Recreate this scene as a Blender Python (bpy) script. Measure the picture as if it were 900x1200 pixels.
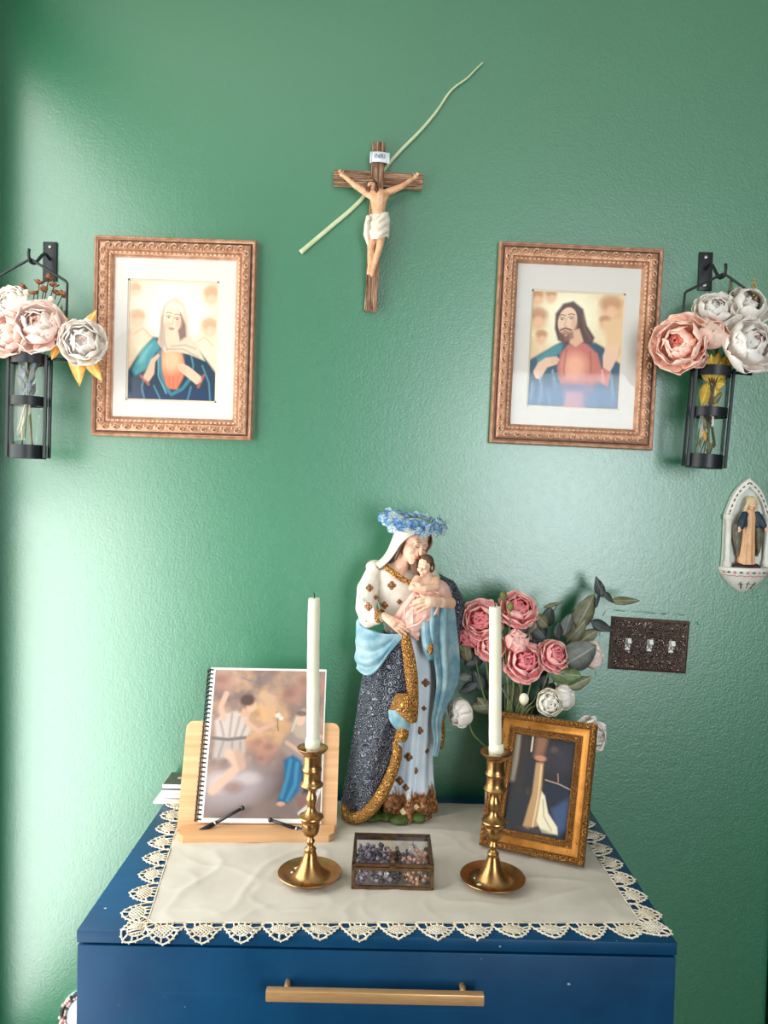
import bpy, bmesh, math, random
import numpy as np
from mathutils import Vector, Matrix, Quaternion, noise
from mathutils.bvhtree import BVHTree
for _o in list(bpy.data.objects): bpy.data.objects.remove(_o, do_unlink=True)
scene = bpy.context.scene
C = scene.collection
PI = math.pi
random.seed(7)
# ------------------------------------------------------------------ camera
CAM = Vector((0, -1.632, 1.556)); FPX = 900.0
_p, _r, _y = (math.radians(a) for a in (1.75, 1.4, 0.25))
FWD = Vector((math.sin(_y)*math.cos(_p), math.cos(_y)*math.cos(_p), -math.sin(_p)))
_rt = Vector((math.cos(_y), -math.sin(_y), 0)); _up = _rt.cross(FWD)
RT = _rt*math.cos(_r) + _up*math.sin(_r); UP = -_rt*math.sin(_r) + _up*math.cos(_r)
cam_data = bpy.data.cameras.new('camera'); cam = bpy.data.objects.new('camera', cam_data); C.objects.link(cam)
cam_data.sensor_fit = 'VERTICAL'; cam_data.sensor_height = 36.0; cam_data.lens = FPX/1200*36.0
cam_data.clip_start = 0.01
cam.matrix_world = Matrix((RT, UP, -FWD)).transposed().to_4x4()
cam.location = CAM
scene.camera = cam
def ray(px, py): return FWD*FPX + RT*(px-450) - UP*(py-600)
def PT(px, py, Y): v = ray(px, py); return CAM + v*((Y-CAM.y)/v.y)        # pixel -> point on the upright plane at Y
def PZ(px, py, Z=0.9): v = ray(px, py); return CAM + v*((Z-CAM.z)/v.z)    # pixel -> point on a level plane
def PP(px, py, o, n): v = ray(px, py); return CAM + v*((o-CAM).dot(n)/v.dot(n))
# ------------------------------------------------------------------ light
scene.view_settings.view_transform = 'Standard'; scene.view_settings.look = 'None'
scene.view_settings.gamma = 1.0; scene.view_settings.use_curve_mapping = False
scene.view_settings.exposure = 0.14
world = bpy.data.worlds.new('daylight'); scene.world = world; world.use_nodes = True
world.node_tree.nodes['Background'].inputs[0].default_value = (0.80, 0.92, 1.0, 1)
world.node_tree.nodes['Background'].inputs[1].default_value = 1.0
# windows of the room: WL in the left wall, WR in the wall behind the camera
WL = dict(y0=-1.05, y1=-0.09, z0=0.30, z1=2.45)
WR = dict(x0=0.62, x1=1.62, z0=0.75, z1=2.30)
ROOM = dict(xl=-0.807, xr=2.1, yf=-3.2, zc=2.62)
def area(name, loc, target, sx, sy, power, col):
    l = bpy.data.lights.new(name, 'AREA'); l.shape = 'RECTANGLE'; l.size = sx; l.size_y = sy; l.energy = power; l.color = col
    o = bpy.data.objects.new(name, l); C.objects.link(o); o.location = loc
    o.rotation_euler = (Vector(target)-Vector(loc)).to_track_quat('-Z', 'Y').to_euler()
    return o
_zy = (WL['z0']+WL['z1'])/2; _yy = (WL['y0']+WL['y1'])/2
zs_ = 1.50   # split height; the weaker upper lamp is added to brighten the upper left wall
area('window_light_left', (ROOM['xl']-0.02, _yy, (WL['z0']+zs_)/2), (1, _yy, (WL['z0']+zs_)/2), WL['y1']-WL['y0'], zs_-WL['z0'], 18.5, (1.0, 0.99, 0.96))
area('added_light_left_upper', (ROOM['xl']-0.02, _yy, (WL['z1']+zs_)/2), (1, _yy, (WL['z1']+zs_)/2), WL['y1']-WL['y0'], WL['z1']-zs_, 8, (1.0, 1.0, 0.93))
_xx = (WR['x0']+WR['x1'])/2; _zz = (WR['z0']+WR['z1'])/2
area('window_light_right', (_xx, ROOM['yf']-0.02, _zz), (_xx, 0, _zz), WR['x1']-WR['x0'], WR['z1']-WR['z0'], 50, (0.88, 0.96, 1.0))
# ------------------------------------------------------------------ materials
def lin(c):
    c = [x/255.0 for x in c]
    return tuple(x/12.92 if x <= 0.04045 else ((x+0.055)/1.055)**2.4 for x in c) + (1.0,)
MATS = {}
class NT:
    def __init__(s, name):
        s.m = bpy.data.materials.new(name); s.m.use_nodes = True; s.t = s.m.node_tree; s.n = s.t.nodes; s.l = s.t.links
        s.b = s.n['Principled BSDF']; MATS[name] = s.m
    def node(s, typ, **kw):
        n = s.n.new(typ)
        for k, v in kw.items():
            if k.startswith('i_'): n.inputs[k[2:].replace('_', ' ')].default_value = v
            else: setattr(n, k, v)
        return n
    def coord(s, kind='Object', scale=None):
        o = s.node('ShaderNodeTexCoord').outputs[kind]
        if scale:
            mp = s.node('ShaderNodeMapping'); mp.inputs['Scale'].default_value = scale; s.l.new(o, mp.inputs[0]); o = mp.outputs[0]
        return o
    def noise(s, co, scale, detail=4, rough=.55, dist=0):
        n = s.node('ShaderNodeTexNoise'); s.l.new(co, n.inputs['Vector']); n.inputs['Scale'].default_value = scale
        n.inputs['Detail'].default_value = detail; n.inputs['Roughness'].default_value = rough; n.inputs['Distortion'].default_value = dist
        return n.outputs['Fac']
    def ramp(s, fac, stops, interp='LINEAR'):
        r = s.node('ShaderNodeValToRGB'); r.color_ramp.interpolation = interp; e = r.color_ramp.elements
        while len(e) < len(stops): e.new(0.5)
        for i, (p, c) in enumerate(stops): e[i].position = p; e[i].color = c
        s.l.new(fac, r.inputs[0]); return r.outputs[0]
    def mix(s, fac, a, b):
        m = s.node('ShaderNodeMix', data_type='RGBA')
        for sock, v in ((m.inputs[0], fac), (m.inputs[6], a), (m.inputs[7], b)):
            if isinstance(v, (int, float, tuple)): sock.default_value = v
            else: s.l.new(v, sock)
        return m.outputs[2]
    def math(s, op, a, b=None):
        m = s.node('ShaderNodeMath', operation=op)
        for i, v in enumerate((a, b)):
            if v is None: continue
            if isinstance(v, (int, float)): m.inputs[i].default_value = v
            else: s.l.new(v, m.inputs[i])
        return m.outputs[0]
    def bump(s, h, strength=.3, dist=.001):
        b = s.node('ShaderNodeBump'); b.inputs['Strength'].default_value = strength; b.inputs['Distance'].default_value = dist
        s.l.new(h, b.inputs['Height'])
        s.l.new(b.outputs[0], s.b.inputs['Normal']); return b
    def set(s, **kw):
        for k, v in kw.items():
            sock = s.b.inputs[k.replace('_', ' ')]
            if isinstance(v, (int, float, tuple)): sock.default_value = v
            else: s.l.new(v, sock)
        return s
def mat(name, c1, c2=None, scale=25, rough=.5, metal=0.0, bump=0.0, bscale=300, bdist=.001, sss=0.0, stretch=None, lo=.35, hi=.65, spec=None, coat=0):
    if name in MATS: return MATS[name]
    t = NT(name); co = t.coord('Object', stretch)
    if c2 is not None:
        t.set(Base_Color=t.ramp(t.noise(co, scale), [(lo, lin(c1)), (hi, lin(c2))]))
    else: t.set(Base_Color=lin(c1))
    t.set(Roughness=rough, Metallic=metal)
    if spec is not None: t.set(Specular_IOR_Level=spec)
    if coat: t.set(Coat_Weight=coat)
    if bump: t.bump(t.noise(co, bscale, 3), bump, bdist)
    if sss: t.set(Subsurface_Weight=sss, Subsurface_Radius=(.01, .006, .004), Subsurface_Scale=.5)
    return t.m
def petal_mat(name, base, mid, tip, rough=.75):
    t = NT(name); g = t.coord('Generated'); sx = t.node('ShaderNodeSeparateXYZ'); t.l.new(g, sx.inputs[0])
    n = t.noise(t.coord('Object', (260, 260, 40)), 1, 2)
    f = t.math('ADD', sx.outputs[2], t.math('MULTIPLY', t.math('SUBTRACT', n, .5), .35))
    col = t.ramp(f, [(.08, lin(base)), (.5, lin(mid)), (.92, lin(tip))]); t.set(Base_Color=col, Roughness=rough, Specular_IOR_Level=.3)
    t.bump(n, .15, .0005)
    t.set(Subsurface_Weight=.2, Subsurface_Radius=(.008, .006, .005), Subsurface_Scale=.5)
    return t.m
def ring_mat(name, dark, light, cell, freq, rough=.4, metal=0., thr=(.35, .65), bump=.6, dist=.0012, extra=None, warp=.5):
    """embossed scroll-work: rings round random cell centres"""
    t = NT(name); co = t.coord('Object')
    w = t.node('ShaderNodeTexNoise'); t.l.new(co, w.inputs['Vector']); w.inputs['Scale'].default_value = cell*.7
    vm = t.node('ShaderNodeVectorMath', operation='MULTIPLY_ADD'); t.l.new(w.outputs['Color'], vm.inputs[0])
    vm.inputs[1].default_value = (warp/cell,)*3; t.l.new(co, vm.inputs[2])
    v = t.node('ShaderNodeTexVoronoi'); t.l.new(vm.outputs[0], v.inputs['Vector']); v.inputs['Scale'].default_value = cell
    s_ = t.math('SINE', t.math('MULTIPLY', v.outputs['Distance'], freq))
    h = t.math('ADD', t.math('MULTIPLY', s_, .5), .5)
    col = t.ramp(h, [(thr[0], lin(dark)), (thr[1], lin(light))])
    if extra is not None:
        col = t.mix(t.ramp(t.noise(co, cell*.35, 3), [(.4, (0, 0, 0, 1)), (.65, (1, 1, 1, 1))]), col, lin(extra))
    t.set(Base_Color=col, Roughness=rough, Metallic=metal); t.bump(h, bump, dist)
    return t.m
def glass_mat(name, tint=(1, 1, 1, 1), rough=.02, base=.04):
    t = NT(name); out = t.n['Material Output']
    tr = t.node('ShaderNodeBsdfTransparent'); tr.inputs[0].default_value = tint
    gl = t.node('ShaderNodeBsdfGlossy'); gl.inputs['Roughness'].default_value = rough
    lw = t.node('ShaderNodeLayerWeight'); lw.inputs[0].default_value = .5
    fac = t.math('ADD', t.math('MULTIPLY', t.math('POWER', lw.outputs['Facing'], 4.0), .55), base)
    mx = t.node('ShaderNodeMixShader'); t.l.new(fac, mx.inputs[0]); t.l.new(tr.outputs[0], mx.inputs[1]); t.l.new(gl.outputs[0], mx.inputs[2])
    t.l.new(mx.outputs[0], out.inputs[0]); t.n.remove(t.b); return t.m
# ------------------------------------------------------------------ mesh tools
ORI = {}
def V(*a): return Vector(a)
class MB:
    def __init__(s): s.v = []; s.f = []; s.mi = []; s.cur = 0
    def add(s, vs, fs, M=None):
        k = len(s.v); s.v += [tuple(M @ Vector(v)) if M else tuple(v) for v in vs]
        s.f += [tuple(i+k for i in f) for f in fs]; s.mi += [s.cur]*len(fs); return s
    def box(s, a, b, M=None, bev=0):
        x0, y0, z0 = a; x1, y1, z1 = b
        if not bev:
            return s.add([(x, y, z) for z in (z0, z1) for y in (y0, y1) for x in (x0, x1)],
                         [(0, 2, 3, 1), (4, 5, 7, 6), (0, 1, 5, 4), (2, 6, 7, 3), (0, 4, 6, 2), (1, 3, 7, 5)], M)
        bm = bmesh.new(); bmesh.ops.create_cube(bm, size=1)
        for v in bm.verts: v.co = V((x0+x1)/2+v.co.x*(x1-x0), (y0+y1)/2+v.co.y*(y1-y0), (z0+z1)/2+v.co.z*(z1-z0))
        bmesh.ops.bevel(bm, geom=list(bm.edges), offset=bev, segments=2, profile=.5, affect='EDGES')
        return s.bm(bm, M)
    def bm(s, bm, M=None):
        bm.verts.index_update()
        s.add([v.co.copy() for v in bm.verts], [[v.index for v in f.verts] for f in bm.faces], M); bm.free(); return s
    def tube(s, pts, rad, n=8, cap=True, flat=1.0, up=None):
        pts = [Vector(p) for p in pts]; m = len(pts)
        if not hasattr(rad, '__len__'): rad = [rad]*m
        T = [(pts[min(i+1, m-1)]-pts[max(i-1, 0)]).normalized() for i in range(m)]
        u = Vector(up) if up else (V(0, 0, 1) if abs(T[0].z) < .9 else V(0, 1, 0))
        u = (u-T[0]*u.dot(T[0])).normalized(); vs = []; fs = []
        for i in range(m):
            u = u-T[i]*u.dot(T[i]); u.normalize(); w = T[i].cross(u)
            for k in range(n):
                a = 2*PI*k/n; vs.append(pts[i]+(u*math.cos(a)*flat+w*math.sin(a))*rad[i])
        for i in range(m-1):
            for k in range(n): fs.append((i*n+k, i*n+(k+1) % n, (i+1)*n+(k+1) % n, (i+1)*n+k))
        if cap: fs += [tuple(range(n))[::-1], tuple(range((m-1)*n, m*n))]
        return s.add(vs, fs)
    def lathe(s, prof, n=32, M=None, capb=True, capt=True):
        vs = []; fs = []; m = len(prof)
        for r, z in prof:
            for k in range(n): a = 2*PI*k/n; vs.append((r*math.cos(a), r*math.sin(a), z))
        for i in range(m-1):
            for k in range(n): fs.append((i*n+k, i*n+(k+1) % n, (i+1)*n+(k+1) % n, (i+1)*n+k))
        if capb: fs.append(tuple(range(n))[::-1])
        if capt: fs.append(tuple(range((m-1)*n, m*n)))
        return s.add(vs, fs, M)
    def ell(s, c, r, M=None, n=12, m=8):
        if not hasattr(r, '__len__'): r = (r, r, r)
        vs = [(c[0], c[1], c[2]-r[2])]; fs = []
        for i in range(1, m):
            t = PI*i/m
            for k in range(n):
                a = 2*PI*k/n; vs.append((c[0]+r[0]*math.sin(t)*math.cos(a), c[1]+r[1]*math.sin(t)*math.sin(a), c[2]-r[2]*math.cos(t)))
        vs.append((c[0], c[1], c[2]+r[2])); e = len(vs)-1
        for k in range(n): fs.append((0, 1+(k+1) % n, 1+k)); fs.append((e, e-n+k, e-n+(k+1) % n))
        for i in range(m-2):
            for k in range(n): a = 1+i*n; fs.append((a+k, a+(k+1) % n, a+n+(k+1) % n, a+n+k))
        return s.add(vs, fs, M)
    def cap(s, a, b, ra, rb=None, n=12):
        """capsule with taper"""
        a = Vector(a); b = Vector(b); rb = ra if rb is None else rb
        s.ell(a, ra, n=n, m=8); s.ell(b, rb, n=n, m=8)
        if (b-a).length > 1e-6: s.tube([a, b], [ra*.98, rb*.98], n)
        return s
    def chain(s, pts, rads, n=12):
        for i in range(len(pts)-1): s.cap(pts[i], pts[i+1], rads[i], rads[i+1], n)
        return s
    def poly(s, pts2, y0, y1, M=None):
        """prism: outline in x,z extruded y0..y1"""
        n = len(pts2); vs = [(x, y0, z) for x, z in pts2]+[(x, y1, z) for x, z in pts2]
        fs = [tuple(range(n)), tuple(range(n, 2*n))[::-1]]+[(i, i+n, (i+1) % n+n, (i+1) % n) for i in range(n)]
        return s.add(vs, fs, M)
    def grid(s, P, thick=0.0, M=None):
        """P[i][j] points -> sheet (solid when thick)"""
        a = np.array([[tuple(p) for p in row] for row in P], float); m, n = a.shape[:2]
        du = np.gradient(a, axis=1); dv = np.gradient(a, axis=0); N = np.cross(du, dv); N /= np.linalg.norm(N, axis=2, keepdims=True)+1e-12
        if not thick:
            return s.add(a.reshape(-1, 3), [(i*n+j, i*n+j+1, (i+1)*n+j+1, (i+1)*n+j) for i in range(m-1) for j in range(n-1)], M)
        A = (a+N*thick/2).reshape(-1, 3); B = (a-N*thick/2).reshape(-1, 3); k = m*n; fs = []
        for i in range(m-1):
            for j in range(n-1):
                q = (i*n+j, i*n+j+1, (i+1)*n+j+1, (i+1)*n+j); fs += [q, tuple(x+k for x in q[::-1])]
        ring = [j for j in range(n)]+[i*n+n-1 for i in range(1, m)]+[(m-1)*n+j for j in range(n-2, -1, -1)]+[i*n for i in range(m-2, 0, -1)]
        for x, y in zip(ring, ring[1:]+ring[:1]): fs.append((y, x, x+k, y+k))
        return s.add(np.vstack([A, B]), fs, M)
    def data(s, name, mats, smooth=True):
        me = bpy.data.meshes.new(name); me.from_pydata([tuple(v) for v in s.v], [], s.f)
        for m in (mats if isinstance(mats, (list, tuple)) else [mats]): me.materials.append(m if not isinstance(m, str) else MATS[m])
        me.polygons.foreach_set('material_index', s.mi)
        me.polygons.foreach_set('use_smooth', [bool(smooth)]*len(me.polygons)); me.update()
        return me
    def build(s, name, mats, parent=None, smooth=True, local=False, angle=None):
        """local=False: vertices are world coordinates"""
        if parent is not None and not local:
            o_ = ORI[parent]; s.v = [(v[0]-o_[0], v[1]-o_[1], v[2]-o_[2]) for v in s.v]
        me = s.data(name, mats, smooth)
        if angle is not None: sharp(me, angle)
        return link(name, me, parent)
def sharp(me, ang=40):
    bm = bmesh.new(); bm.from_mesh(me); c = math.radians(ang)
    bmesh.ops.recalc_face_normals(bm, faces=bm.faces)
    for e in bm.edges: e.smooth = not (len(e.link_faces) == 2 and e.calc_face_angle(0) > c)
    bm.to_mesh(me); bm.free()
def link(name, data, parent=None):
    o = bpy.data.objects.new(name, data); C.objects.link(o)
    if parent is not None: o.parent = parent; ORI[o] = ORI[parent]
    else: ORI[o] = (0, 0, 0)
    return o
def tag(o, label, cat, group=None):
    o['label'] = label; o['category'] = cat
    if group: o['group'] = group
    return o
def thing(name, label, cat, loc=(0, 0, 0), group=None, rot=None):
    o = bpy.data.objects.new(name, None); C.objects.link(o); o.location = loc; o.empty_display_size = .02
    if rot is not None: o.rotation_mode = 'QUATERNION'; o.rotation_quaternion = rot
    ORI[o] = tuple(loc); return tag(o, label, cat, group)
def struct(name, mb, m, parent=None, smooth=False):
    o = mb.build(name, m, parent, smooth); 
    if parent is None: o['kind'] = 'structure'
    return o
def blob(mb, name, m, parent=None, voxel=.001, smooth=6, local=False, fac=.5):
    """melt overlapping lumps into one continuous surface"""
    if parent is not None and not local:
        o_ = ORI[parent]; mb.v = [(v[0]-o_[0], v[1]-o_[1], v[2]-o_[2]) for v in mb.v]
    me = mb.data(name+'_raw', m); t = bpy.data.objects.new('tmp', me); C.objects.link(t)
    r = t.modifiers.new('r', 'REMESH'); r.mode = 'VOXEL'; r.voxel_size = voxel; r.use_smooth_shade = True
    if smooth:
        s_ = t.modifiers.new('s', 'SMOOTH'); s_.factor = fac; s_.iterations = smooth
    dg = bpy.context.evaluated_depsgraph_get(); dg.update()
    new = bpy.data.meshes.new_from_object(t.evaluated_get(dg)); new.name = name
    bpy.data.objects.remove(t, do_unlink=True); bpy.data.meshes.remove(me)
    if not new.materials: new.materials.append(m if not isinstance(m, str) else MATS[m])
    new.polygons.foreach_set('use_smooth', [True]*len(new.polygons))
    return link(name, new, parent)
def cr(P, n, closed=False):
    """Catmull-Rom through points (arrays ok), n samples"""
    P = np.array([np.array(tuple(p), float) for p in P]); m = len(P); out = []
    for i in range(n):
        t = i/(n if closed else n-1)*(m if closed else m-1); k = min(int(t), (m-1) if closed else (m-2)); u = t-k
        g = (lambda j: P[j % m]) if closed else (lambda j: P[max(0, min(m-1, j))])
        a, b, c, d = g(k-1), g(k), g(k+1), g(k+2)
        out.append(.5*((2*b)+(-a+c)*u+(2*a-5*b+4*c-d)*u*u+(-a+3*b-3*c+d)*u**3))
    return np.array(out)
def surf(rows, nu, nv):
    """smooth surface through a grid of control points"""
    A = np.array([cr(r, nu) for r in rows]); return cr(A.reshape(len(rows), -1), nv).reshape(nv, nu, 3)
def fold(S, f):
    du = np.gradient(S, axis=1); dv = np.gradient(S, axis=0); N = np.cross(du, dv); N /= np.linalg.norm(N, axis=2, keepdims=True)+1e-12
    nv, nu = S.shape[:2]
    for i in range(nv):
        for j in range(nu): S[i, j] += N[i, j]*f(j/(nu-1), i/(nv-1))
    return S
def px(P, Y): return PT(P[0], P[1], Y)
# ------------------------------------------------------------------ flat prints: coloured grids
class Canvas:
    def __init__(s, w, h, n, bg):
        s.w, s.h = w, h; s.nx = n; s.ny = int(n*h/w); y, x = np.mgrid[0:s.ny, 0:s.nx]
        s.x = x/(s.nx-1); s.y = y/(s.ny-1)*h/w; s.a = h/w; s.c = np.zeros((s.ny, s.nx, 3))+np.array(lin(bg)[:3])
    def _mix(s, m, col, al): m = np.clip(m, 0, 1)[..., None]*al; s.c = s.c*(1-m)+np.array(lin(col)[:3])*m; return s
    def ell(s, cx, cy, rx, ry, col, soft=.15, rot=0, al=1.0):
        a = math.radians(rot); dx = s.x-cx; dy = s.y-cy*s.a; u = dx*math.cos(a)+dy*math.sin(a); v = -dx*math.sin(a)+dy*math.cos(a)
        r = np.sqrt((u/rx)**2+(v/ry)**2); return s._mix((1-r)/soft+.5, col, al)
    def poly(s, pts, col, soft=.01, al=1.0):
        P = [(p[0], p[1]*s.a) for p in pts]; d = np.full(s.x.shape, 9.); ins = np.zeros(s.x.shape, bool)
        for (x0, y0), (x1, y1) in zip(P, P[1:]+P[:1]):
            ex, ey = x1-x0, y1-y0; t = np.clip(((s.x-x0)*ex+(s.y-y0)*ey)/(ex*ex+ey*ey+1e-12), 0, 1)
            d = np.minimum(d, np.hypot(s.x-x0-t*ex, s.y-y0-t*ey))
            if abs(ey) > 1e-9: ins ^= ((y0 > s.y) != (y1 > s.y)) & (s.x < ex*(s.y-y0)/ey+x0)
        return s._mix(np.where(ins, d, -d)/soft+.5, col, al)
    def line(s, pts, w, col, al=1.0):
        P = [(p[0], p[1]*s.a) for p in pts]; d = np.full(s.x.shape, 9.)
        for (x0, y0), (x1, y1) in zip(P, P[1:]):
            ex, ey = x1-x0, y1-y0; t = np.clip(((s.x-x0)*ex+(s.y-y0)*ey)/(ex*ex+ey*ey+1e-12), 0, 1)
            d = np.minimum(d, np.hypot(s.x-x0-t*ex, s.y-y0-t*ey))
        return s._mix((w-d)/(w*.8)+.5, col, al)
    def clouds(s, col, scale, al, seed=0, thr=.0):
        N = np.array([[noise.fractal(V(s.x[j, i]*scale+seed, s.y[j, i]*scale, seed), .9, 2, 4) for i in range(s.nx)] for j in range(s.ny)])
        return s._mix((N-thr)*1.6+.5, col, al)
    def build(s, name, parent, Mx, m):
        """grid in local x (0..w), z (h..0); Mx places it"""
        vs = [(s.x[j, i]*s.w, 0, s.h-s.y[j, i]*s.w) for j in range(s.ny) for i in range(s.nx)]
        n = s.nx; fs = [(j*n+i, (j+1)*n+i, (j+1)*n+i+1, j*n+i+1) for j in range(s.ny-1) for i in range(n-1)]
        mb = MB().add(vs, fs, Mx); me = mb.data(name, m, False)
        at = me.color_attributes.new('print', 'FLOAT_COLOR', 'POINT')
        at.data.foreach_set('color', np.concatenate([s.c, np.ones((s.ny, s.nx, 1))], 2).reshape(-1).astype(np.float32))
        return link(name, me, parent)
def print_mat(name, rough=.35):
    t = NT(name); a = t.node('ShaderNodeAttribute', attribute_name='print'); t.set(Base_Color=a.outputs['Color'], Roughness=rough); return t.m
# ================================================================== material library
def _wall():
    t = NT('green_wall_paint'); co = t.coord('Object')
    big = t.noise(co, 1.6, 3); fine = t.noise(co, 190, 3, .6); mid = t.noise(co, 60, 3)
    t.set(Base_Color=t.ramp(big, [(.3, lin((18, 110, 72))), (.7, lin((26, 116, 78)))]))
    t.set(Roughness=t.math('ADD', t.math('MULTIPLY', mid, .12), .33), Specular_IOR_Level=1.0, IOR=1.6, Coat_Weight=.8, Coat_Roughness=.31, Coat_IOR=1.65)
    h = t.math('ADD', t.math('MULTIPLY', fine, 1.0), t.math('MULTIPLY', mid, .7))
    t.bump(h, .42, .0020); return t.m
_wall()
mat('room_warm', (84, 76, 66), rough=.8)
mat('room_white', (240, 236, 228), rough=.8)
mat('floor_wood', (70, 48, 32), (92, 64, 44), 4, rough=.45, stretch=(1, 14, 1))
mat('dark_trim', (28, 24, 22), rough=.5)
def _blue():
    t = NT('navy_furniture_paint'); co = t.coord('Object', (1, 1, 1)); n = t.noise(co, 7, 5, .65); st = t.noise(t.coord('Object', (3, 60, 60)), 1, 3)
    base = t.ramp(n, [(.3, lin((2, 52, 86))), (.7, lin((4, 66, 104)))])
    base = t.mix(t.ramp(st, [(.62, (0, 0, 0, 1)), (.8, (.5, .5, .5, 1))]), base, lin((24, 84, 134)))
    sp = t.noise(co, 70, 2, .4); chip = t.ramp(sp, [(.765, (0, 0, 0, 1)), (.785, (1, 1, 1, 1))])
    t.set(Base_Color=t.mix(chip, base, lin((150, 165, 185))), Roughness=t.math('ADD', t.math('MULTIPLY', n, .2), .34), Specular_IOR_Level=.25)
    t.bump(t.math('ADD', n, st), .12, .001); return t.m
_blue()
mat('brushed_brass', (206, 156, 104), (230, 182, 128), 30, rough=.36, metal=.55, stretch=(1, 30, 30), bump=.05)
mat('linen', (192, 183, 170), (206, 198, 186), 9, rough=.9, bump=.25, bscale=900, bdist=.0004)
mat('lace_thread', (236, 226, 208), (222, 205, 180), 40, rough=.9)
mat('black_metal', (16, 19, 26), rough=.42, spec=.5)
mat('screw_steel', (190, 190, 188), rough=.35, metal=1.0)
glass_mat('clear_glass')
glass_mat('picture_glass', rough=.05, base=.012)
print_mat('printed_art', .45)
# ================================================================== room shell
X0, X1, YF, ZC = ROOM['xl'], ROOM['xr'], ROOM['yf'], ROOM['zc']
struct('floor', MB().box((X0-.12, YF-.12, -.1), (X1+.12, .12, 0)), 'floor_wood')
struct('ceiling', MB().box((X0-.12, YF-.12, ZC), (X1+.12, .12, ZC+.1)), 'room_white')
wall_back = struct('wall_back', MB().box((X0, 0, 0), (X1+.12, .12, ZC)), 'green_wall_paint')
w = WL; b = MB()
b.box((X0-.12, w['y1'], 0), (X0, .12, ZC)).box((X0-.12, YF, 0), (X0, w['y0'], ZC))
b.box((X0-.12, w['y0'], 0), (X0, w['y1'], w['z0'])).box((X0-.12, w['y0'], w['z1']), (X0, w['y1'], ZC))
struct('wall_left', b, 'green_wall_paint')
struct('wall_right', MB().box((X1, YF, 0), (X1+.12, 0, ZC)), 'room_warm')
b = MB()
for a0, a1 in ((X0-.12, WR['x0']), (WR['x1'], X1+.12)): b.box((a0, YF-.12, 0), (a1, YF, ZC))
b.box((WR['x0'], YF-.12, 0), (WR['x1'], YF, WR['z0'])).box((WR['x0'], YF-.12, WR['z1']), (WR['x1'], YF, ZC))
struct('wall_front', b, 'room_warm')
def wframe(name, a0, a1, z0, z1, at, axis):
    b = MB(); t = .045
    def bar(p0, p1, q0, q1):
        if axis == 'x': b.box((at-.06, p0, q0), (at-.03, p1, q1))
        else: b.box((p0, at-.06, q0), (p1, at-.03, q1))
    bar(a0, a0+t, z0, z1); bar(a1-t, a1, z0, z1); bar(a0, a1, z0, z0+t); bar(a0, a1, z1-t, z1); bar(a0, a1, (z0+z1)/2-t/2, (z0+z1)/2+t/2)
    struct(name, b, 'room_white')
wframe('window_1', WL['y0'], WL['y1'], WL['z0'], WL['z1'], X0-.01, 'x')
wframe('window_2', WR['x0'], WR['x1'], WR['z0'], WR['z1'], YF-.01, 'y')
tx = PT(897, 1195, 0).x
struct('trim_1', MB().box((tx, -.018, 0), (tx+.09, 0, 2.05)), 'dark_trim')
struct('baseboard_back', MB().box((X0, -.015, 0), (tx, 0, .12)), 'room_white')
# raised paint seams round an old cover patch by the switches
def seam(pts, wd=.0022):
    P = [PT(x, y, .0009) for x, y in pts]; Q = []
    for a, c in zip(P, P[1:]):
        k = max(2, int((c-a).length/.012))
        Q += [a.lerp(c, i/k)+V(random.uniform(-1, 1), 0, random.uniform(-1, 1))*.0007 for i in range(k)]
    Q.append(P[-1]); MB().tube(Q, [wd*random.uniform(.6, 1.3) for _ in Q], 6, flat=.6, up=(0, 1, 0)).build('paint_seam', 'green_wall_paint', wall_back)
seam([(706, 722), (710, 714), (812, 721), (818, 732)]); seam([(704, 728), (697, 790), (703, 797), (808, 803)]); seam([(742, 806), (800, 810), (820, 806)], .0014)
seam([(808, 714), (822, 700), (838, 650)], .0012)
# ================================================================== dresser
DX0, DX1, DY, DZ = -.430, .451, -.527, .9
d = thing('dresser', 'navy blue painted chest of drawers with a long brass bar handle', 'dresser', ((DX0+DX1)/2, -.26, 0))
MB().box((DX0, DY, DZ-.019), (DX1, -.008, DZ), bev=.002).build('top_board', 'navy_furniture_paint', d, angle=40)
for xa in (DX0+.001, DX1-.019): MB().box((xa, DY+.012, .06), (xa+.018, -.01, DZ-.0195), bev=.001).build('side_panel', 'navy_furniture_paint', d, angle=40)
MB().box((DX0+.02, -.022, .08), (DX1-.02, -.012, DZ-.02)).build('back_panel', 'navy_furniture_paint', d, smooth=False)
MB().box((DX0+.02, DY+.03, .08), (DX1-.02, -.024, .098)).build('bottom_panel', 'navy_furniture_paint', d, smooth=False)
zt = DZ-.0225
for k in range(3):
    z1 = zt-k*.262; z0 = z1-.258
    fr = MB().box((DX0+.001, DY+.001, z0), (DX1-.001, DY+.02, z1), bev=.0015).build('drawer_front', 'navy_furniture_paint', d, angle=40)
    if k == 0: h0 = PT(312, 1165, DY-.028); h1 = PT(567, 1170, DY-.028)
    else: h0 = V(h0.x, h0.y, h0.z-.262); h1 = V(h1.x, h1.y, h1.z-.262)
    zc = (h0.z+h1.z)/2
    MB().box((h0.x, DY-.034, zc-.0078), (h1.x, DY-.022, zc+.0078), bev=.0012).build('handle', 'brushed_brass', fr, angle=40)
    for xx in (h0.x+.028, h1.x-.028):
        MB().tube([(xx, DY-.023, zc), (xx, DY+.003, zc)], .0045, 12).build('handle_post', 'brushed_brass', fr)
for xx in (DX0+.03, DX1-.07):
    for yy in (DY+.03, -.07): MB().box((xx, yy, 0), (xx+.04, yy+.04, .082), bev=.003).build('foot', 'navy_furniture_paint', d)
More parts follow.
